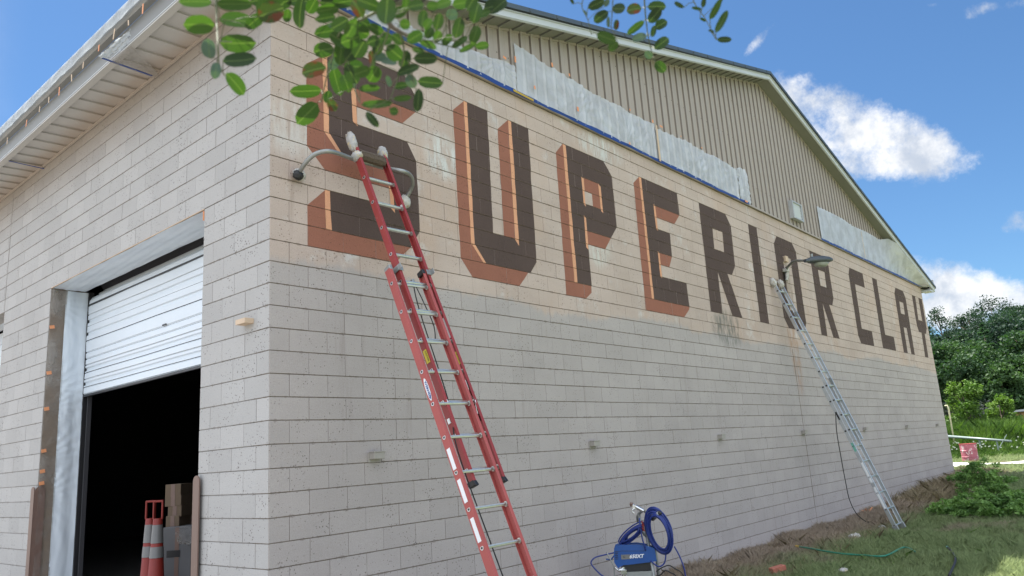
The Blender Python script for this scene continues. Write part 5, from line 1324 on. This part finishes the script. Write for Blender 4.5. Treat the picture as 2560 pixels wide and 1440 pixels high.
tree(gpt(2612, 1040, 70), 8, 6, 'round', M['wood2'], 'green tree partly outside the right edge', 216, grp=G2, clumps=80, per=150, size=.13)
tree(gpt(2345, 1040, 72), 8, 6, 'round', M['wood'], 'dark tree mostly hidden by the building corner', 217, grp=G2, clumps=80, per=150, size=.13)
tree(gpt(2418, 1037, 56), 4.1, 2.7, 'loose', M['bright'], 'bright yellow-green young tree with a thin trunk', 221, grp='young trees in the field', clumps=60, per=110, size=.075)
tree(gpt(2505, 1045, 52), 3.0, 1.7, 'round', M['bright'], 'small bright round-topped sapling', 222, grp='young trees in the field', clumps=50, per=100, size=.06)
tree(gpt(2384, 1040, 58), 2.9, 3.0, 'round', M['purple'], 'dusky grey-purple shrub behind the far corner', 223, 'shrub', 'shrub', clumps=44, per=110, size=.08, trunk=False)
tree(gpt(2462, 1040, 60), 2.6, 3.6, 'round', M['purple'], 'dusky scrubby shrub above the red shed', 224, 'shrub', 'shrub', clumps=44, per=100, size=.08, trunk=False)
# leafy shrubs on the lawn near the building end
def shrub(P, h, w, label, seed, m_='shrub', n=46, per=60, size=.034):
    e = empty('shrub', label, 'shrub', (P[0], P[1], float(gz(P[0], P[1]))), 'leafy shrubs on the grass near the building end'); r = np.random.default_rng(seed); cs = []; rs = []
    mb = MB()
    for i in range(n):
        a = r.random()*6.28; q = r.random()**.6*w/2; z = h*(.15+.8*r.random())*(1-.55*(q/(w/2))**2)
        c = (q*math.cos(a), q*math.sin(a), z); cs.append(c); k = .09+.05*r.random(); rs.append((k, k, k*.6))
        if i < 22: mb.tube([(c[0]*.2, c[1]*.2, 0), (c[0]*.7, c[1]*.7, z*.6), c], [.010, .007, .004], 4)
    V, F = leaf_cloud(cs, rs, per, size, seed, .5)
    o = bpy.data.objects.new('leaves', npmesh('leaves', V, F, M[m_])); COL.objects.link(o); o.parent = e
    o = mb.build('stems', M['stem'], e); o.matrix_parent_inverse = Matrix.Identity(4)
P = onground(2470, 1245); shrub((P.x, P.y), 1.0, 1.3, 'tall leafy shrub right of the far corner', 301, n=70)
P = onground(2425, 1225); shrub((P.x, P.y), .55, 1.0, 'low spreading shrub beside the far corner', 302, n=40)
P = onground(2480, 1295); shrub((P.x, P.y), .55, 1.9, 'broad low leafy weed patch in front of the tall shrub', 303, n=70)
P = onground(2545, 1290); shrub((P.x, P.y), .5, 1.8, 'leafy weed patch at the right edge of the lawn', 304, n=60)
P = onground(2410, 1290); shrub((P.x, P.y), .38, 1.3, 'low weed patch nearest the silver ladder', 305, n=45)
# weed field
r_ = np.random.default_rng(11)
def blades(P, h, w, lean, rr):
    n = len(P); a = rr.random(n)*2*math.pi; d = np.stack([np.cos(a), np.sin(a), np.zeros(n)], 1)
    l = rr.normal(size=(n, 2))*lean; tip = P+np.stack([l[:, 0]*h, l[:, 1]*h, h], 1); mid = P+np.stack([l[:, 0]*h*.3, l[:, 1]*h*.3, h*.55], 1)
    w = w[:, None]; V = np.stack([P-d*w/2, P+d*w/2, mid+d*w*.42, tip, mid-d*w*.42], 1).reshape(-1, 3)
    F = np.arange(n*5).reshape(-1, 5); return V, F
def infr(x, y, ex_=60):
    dx, dy = x-CP.x, y-CP.y; dz = -3.5-CP.z
    dep = dx*FWD.x+dy*FWD.y+dz*FWD.z; u = 1280+FPX*(dx*RIGHT.x+dy*RIGHT.y+dz*RIGHT.z)/dep; v = 720-FPX*(dx*UP.x+dy*UP.y+dz*UP.z)/dep
    return (dep > 1)&(u > 1500-ex_)&(u < 2560+ex_)&(v < 1440+ex_)
n = 260000; x = r_.uniform(35, 68, n); y = r_.uniform(-9, 11, n); k = infr(x, y); x, y = x[k], y[k]
V = np.stack([x, y, gz(x, y)-.05], 1)
zone = sst(37.5, 42, x+.8*np.sin(y*1.1)); h = (.22+1.2*zone*(.7+.3*np.sin(x*.9+y*1.7)))*(.5+.8*r_.random(len(x)))
V, F = blades(V, h, .035+.05*r_.random(len(x)), .35, r_)
tag(fin(bpy.data.objects.new('weed_field', npmesh('weed_field', V, F, M['weed'])), None), 'tall green weeds filling the field behind the building', kind='stuff'); print('weeds', len(x))
fx = r_.uniform(35, 50, 1500); fy = r_.uniform(-6, 8, 1500); k = r_.random(1500) < .5; fx, fy = fx[k], fy[k]
fz = gz(fx, fy)+.3+.35*r_.random(len(fx)); Vf = np.stack([fx, fy, fz], 1); s_ = .035
V = (Vf[:, None, :]+np.array([(-s_, s_, 0), (0, 0, -s_), (s_, -s_, 0), (0, 0, s_)])).reshape(-1, 3)
tag(fin(bpy.data.objects.new('wild_flowers', npmesh('wild_flowers', V, np.arange(len(V)).reshape(-1, 4), M['flower'])), None), 'tiny white flowers scattered through the weeds', kind='stuff')
# lawn in front of the wall
def lawn(n, x0, x1, y0_, y1_, hmin, hmax, wmin, wmax, name, label, m_, keep=None, lean=.45):
    x = r_.uniform(x0, x1, n); y = r_.uniform(y0_, y1_, n); k = infr(x, y) & ((y < -.03) | (x > L+.1)) & (np.abs(x-(31.35+(y-4.5)*.045)) > .85)
    if keep is not None: k &= keep(x, y)
    x, y = x[k], y[k]; P = np.stack([x, y, gz(x, y)-.01], 1); m = len(x)
    cl = .55+.9*np.clip(.5+.5*np.sin(x*5.1+np.sin(y*4.3)*2)*np.cos(y*6.7+x*1.3), 0, 1)
    V, F = blades(P, (hmin+(hmax-hmin)*r_.random(m))*cl, wmin+(wmax-wmin)*r_.random(m), lean, r_)
    tag(fin(bpy.data.objects.new(name, npmesh(name, V, F, m_)), None), label, kind='stuff'); print(name, m)
lawn(230000, 5.5, 16, -6.5, 0, .03, .12, .005, .011, 'grass', 'short rough grass in front of the wall', M['grass'])
lawn(190000, 16, 36, -9, 5, .05, .15, .008, .018, 'grass', 'rough grass further along the wall and past its end', M['grass'])
lawn(30000, 6, 26, -1.6, 0, .06, .20, .003, .006, 'dead_weeds', 'dry brown weed stalks along the foot of the wall', M['deadweed'], lambda x, y: (np.sin(x*2.1)+np.sin(x*5.3+1)+1.2*np.sin(y*3) > .1) & (r_.random(len(x)) < .45), .6)
lawn(16000, 17, 25.5, -1.3, 0, .10, .30, .004, .008, 'dead_weeds', 'taller dry weeds against the far end of the wall', M['deadweed'], None, .6)
lawn(9000, 6, 30, -6.5, -1.5, .06, .12, .008, .015, 'broad_weeds', 'broad leaved green weeds through the grass', M['shrub'], lambda x, y: np.sin(x*1.7+y*2.3)+np.sin(x*.9-y*3.1) > .7, .9)

# ------------------------------------------------------------------ the locust branches overhead, close to the lens
LT = empty('locust_tree', 'overhanging locust branches with oval green leaves at the top of the picture', 'tree', (-3.2, -4.3, -3.65))
def leaf_mesh(seed):
    rnd = random.Random(seed); V = [(-.5, 0, 0)]; n = 9; mid = []; up_ = []; lo_ = []
    bend = rnd.uniform(-.10, .10); fold = rnd.uniform(.04, .14)
    for i in range(1, n):
        t = i/n; x = -.5+t; w_ = .5*max(0, 1-abs(2*t-1)**2.25)**.55; z = bend*math.cos(math.pi*(t-.5))
        mid.append((x, 0, z)); up_.append((x, w_*(1+rnd.uniform(-.03, .03)), z+fold*w_)); lo_.append((x, -w_*(1+rnd.uniform(-.03, .03)), z+fold*w_))
    V += mid+up_+lo_+[(.5, 0, 0)]; k = n-1; m0, u0, l0, e = 1, 1+k, 1+2*k, 1+3*k; F = [(0, m0, u0), (0, l0, m0), (e, u0+k-1, m0+k-1), (e, m0+k-1, l0+k-1)]
    for i in range(k-1): F += [(m0+i, m0+i+1, u0+i+1, u0+i), (l0+i, l0+i+1, m0+i+1, m0+i)]
    return V, F
LM = {}
for mk_ in ('leaf', 'leaf_dark', 'leaf_pale', 'leaf_brown'):
    for s_ in range(3):
        V, F = leaf_mesh(s_); me = bpy.data.meshes.new('leaf'); me.from_pydata(V, [], F); me.materials.append(M[mk_]); me.polygons.foreach_set('use_smooth', [True]*len(F)); LM[mk_, s_] = me
LV = """488 5 75 32 0 g;498 62 73 47 0 g;592 54 80 40 -5 g;635 54 50 30 40 g;587 10 85 32 0 g;523 121 48 35 95 p;595 107 86 45 0 g;599 149 80 38 5 d;539 177 42 25 80 p;588 210 65 38 -50 g;650 0 45 30 10 d;675 22 70 60 20 d;677 31 65 50 20 b;718 39 32 22 80 g;753 33 75 33 85 d;646 51 30 20 60 g;819 25 55 28 10 g;813 45 52 22 10 d;819 79 68 33 10 g;836 63 35 15 0 p;825 6 50 30 0 d;894 22 45 35 -60 b;966 27 65 50 85 d;879 72 55 30 60 g;900 78 50 35 -20 g;940 73 42 25 -30 g;1012 61 27 26 0 g;933 102 35 28 20 d;964 97 35 33 0 g;995 97 35 25 -40 d;1037 93 45 30 30 g;1057 46 42 25 80 d;1070 60 30 22 50 g;1095 54 42 26 75 d;1130 36 30 28 0 p;1145 69 50 30 75 d;1073 82 30 25 60 g;1094 91 30 22 70 g;1118 100 34 20 50 g;1070 113 45 18 -20 g;1046 125 30 16 -10 d;1149 106 48 16 35 g;1187 87 45 28 70 g;1170 119 48 14 28 g;1205 115 35 20 10 g;1190 33 50 32 75 d;1209 33 35 20 20 g;1231 18 42 36 10 d;1152 9 42 30 10 g;1082 15 30 22 0 g;1040 15 40 28 10 d;1016 9 40 20 85 g;809 125 50 38 10 g;852 128 68 33 85 g;876 99 50 40 20 g;900 122 48 38 60 d;785 176 62 38 15 b;834 158 35 25 60 p;842 203 70 34 -75 g;866 209 45 30 -70 g;885 167 50 33 0 g;930 146 40 18 -80 b;951 143 30 22 10 p;986 131 45 40 -40 g;1012 149 45 30 75 d;972 155 40 20 -10 p;1021 176 58 25 20 d;1064 146 58 30 0 d;934 185 42 38 60 g;906 179 40 28 20 g;972 203 28 14 -70 p;1003 215 34 18 10 d;1028 203 35 27 -60 p;1076 206 62 30 -5 d;924 221 50 18 3 g;764 227 75 33 2 g;819 242 32 22 75 g;830 263 32 24 -60 b;768 284 70 45 45 g;942 260 75 22 3 g;1006 245 45 15 6 g;1045 251 55 25 85 d;985 278 22 21 0 d;931 299 45 20 -50 d;885 210 18 9 85 p;700 10 60 34 20 d;745 4 60 30 0 d;780 15 40 30 60 g;860 5 60 30 10 g;920 8 60 34 -20 d;1000 30 40 26 30 d;850 60 50 34 30 d;905 55 44 30 -30 d;1110 10 40 26 20 g;1180 5 46 28 60 d;1250 12 40 28 40 d;880 130 50 36 50 d;850 100 56 34 -30 g;945 120 36 26 60 d;880 185 50 34 -60 d;1430 3 16 8 -60 d;1490 10 44 25 25 d;1517 7 20 14 60 p;1547 21 32 28 0 d;1503 42 42 26 35 d;1521 55 26 9 90 p;1541 62 26 14 85 b;1585 24 36 28 10 b;1642 17 44 26 0 d;1637 38 45 28 50 d;1653 62 32 26 30 d;1634 78 28 14 80 d;1589 69 52 18 38 g;1599 95 36 22 15 p;1516 94 50 28 -20 g;1533 115 28 22 40 g;1654 109 42 26 38 d;1621 137 24 18 -40 p;1651 167 34 25 -42 g;1698 12 28 11 -30 d;1741 21 26 8 -10 g;1759 7 22 12 80 d;1788 23 52 17 62 g;1802 3 18 10 60 d;1804 54 58 19 62 g;1757 49 18 7 -30 g;1778 78 16 7 -20 d;1811 99 36 15 0 d;1463 31 16 6 -50 p"""
rnd = random.Random(5); LB = []
def ldist(u, v): return .92+.10*math.sin(u*.011)+.06*math.sin(v*.02+u*.004) if u < 1300 else 1.05+.04*math.sin(u*.02)
for i, ln in enumerate(LV.split(';')):
    u, v, ln_, wd_, an, kd = ln.split(); u, v, ln_, wd_, an = float(u), float(v), float(ln_), float(wd_), math.radians(float(an))
    dist = ldist(u, v)+rnd.uniform(-.05, .05); dr = ray(u, v); P = CP+dr*dist; dep = dist*dr.dot(FWD); s_ = dep/FPX
    X_ = (RIGHT*math.cos(an)+UP*math.sin(an)); X_ = (X_-dr*X_.dot(dr)); X_ = (X_.normalized()+dr*rnd.uniform(-.35, .35)).normalized()
    Zr = (-dr+UP*rnd.uniform(-.2, .45)+RIGHT*rnd.uniform(-.3, .3)); Zr = (Zr-X_*Zr.dot(X_)).normalized(); Y_ = Zr.cross(X_)
    o = bpy.data.objects.new('leaf', LM[{'g': 'leaf', 'd': 'leaf_dark', 'p': 'leaf_pale', 'b': 'leaf_brown'}[kd], i % 3]); COL.objects.link(o); o.parent = LT; o.matrix_parent_inverse = Matrix.Translation(-LT.location)
    m = Matrix((X_*ln_*s_*1.05, Y_*wd_*s_*1.0, Zr*ln_*s_)).transposed().to_4x4(); m.translation = P; o.matrix_basis = m; LB.append((P-X_*ln_*s_*.5, P+X_*ln_*s_*.5))
tops = {}
STP = []
def stem(pts, r0, r1, m_='stem', name='twig'):
    P = [at(u, v, ldist(max(0, u), v)) for u, v in pts]; STP.extend(smoothpath(P, 5)); n = len(smoothpath(P, 5)); MB().tube(smoothpath(P, 5), [r0+(r1-r0)*i/(n-1) for i in range(n)], 6).build(name, M[m_], LT, True)
stem([(540, -60), (541, 40), (545, 120), (548, 160), (562, 190)], .0012, .0006)
stem([(541, 48), (575, 52)], .0006, .0005); stem([(545, 103), (580, 105)], .0006, .0005)
stem([(850, -80), (930, -20), (960, 30), (975, 62), (1000, 80), (1030, 95)], .004, .0015, 'bark', 'twig'); stem([(960, 20), (900, 50), (855, 70), (835, 130), (815, 200), (803, 255)], .0018, .0006)
stem([(868, 100), (875, 180), (893, 240), (900, 258)], .001, .0005); stem([(975, 62), (960, 110), (935, 140)], .001, .0005); stem([(1000, 78), (1010, 130), (1000, 180), (975, 250)], .0012, .0005, 'stem')
stem([(1020, 90), (1060, 100), (1120, 115), (1150, 122)], .001, .0005); stem([(985, 70), (1060, 100), (1130, 100), (1190, 110)], .001, .0005); stem([(1020, 150), (1034, 200), (1042, 235)], .0008, .0004)
stem([(1480, -60), (1455, 10), (1470, 50), (1478, 85)], .0008, .0004); stem([(1532, -70), (1532, 0), (1528, 70)], .001, .0005); stem([(1608, -80), (1611, 0), (1615, 50), (1622, 100), (1632, 140)], .0012, .0005); stem([(1715, -60), (1735, 5), (1765, 50), (1790, 100)], .0009, .0004)
PT = MB()     # leaf stalks
for (p0_, p1_) in LB:
    best = min((((q-e_).length, j, e_, q) for j, q in enumerate(STP) for e_ in (p0_, p1_)), key=lambda t: t[0])
    if best[0] < .075: PT.tube([best[2], best[2].lerp(best[3], .5)+Vector((0, 0, .002)), best[3]], .00045, 4)
tag(PT.build('leaf_stalks', M['stem'], LT), kind='stuff')
# limb the twigs hang from, above the frame
def lim(u, v, d): return at(u, v, d)
main = smoothpath([lim(500, -120, 1.0), lim(850, -90, 1.0), lim(1200, -110, 1.05), lim(1450, -500, 1.35), lim(1500, -1300, 2.0), Vector((-4.2, -7.5, 1.9)), Vector((-5.6, -9.2, .6)), Vector((-6.0, -9.8, -1.6)), Vector((-6.1, -9.9, -3.8))], 5)
MB().tube(main, [.004+.0026*i for i in range(len(main))], 10).build('limb', M['bark'], LT, True)
MB().tube(smoothpath([lim(1180, -112, 1.05), lim(1480, -70, 1.08), lim(1615, -80, 1.08), lim(1730, -75, 1.08)], 5), .0028, 6).build('twig', M['bark'], LT, True)
print('objects', len(bpy.data.objects))
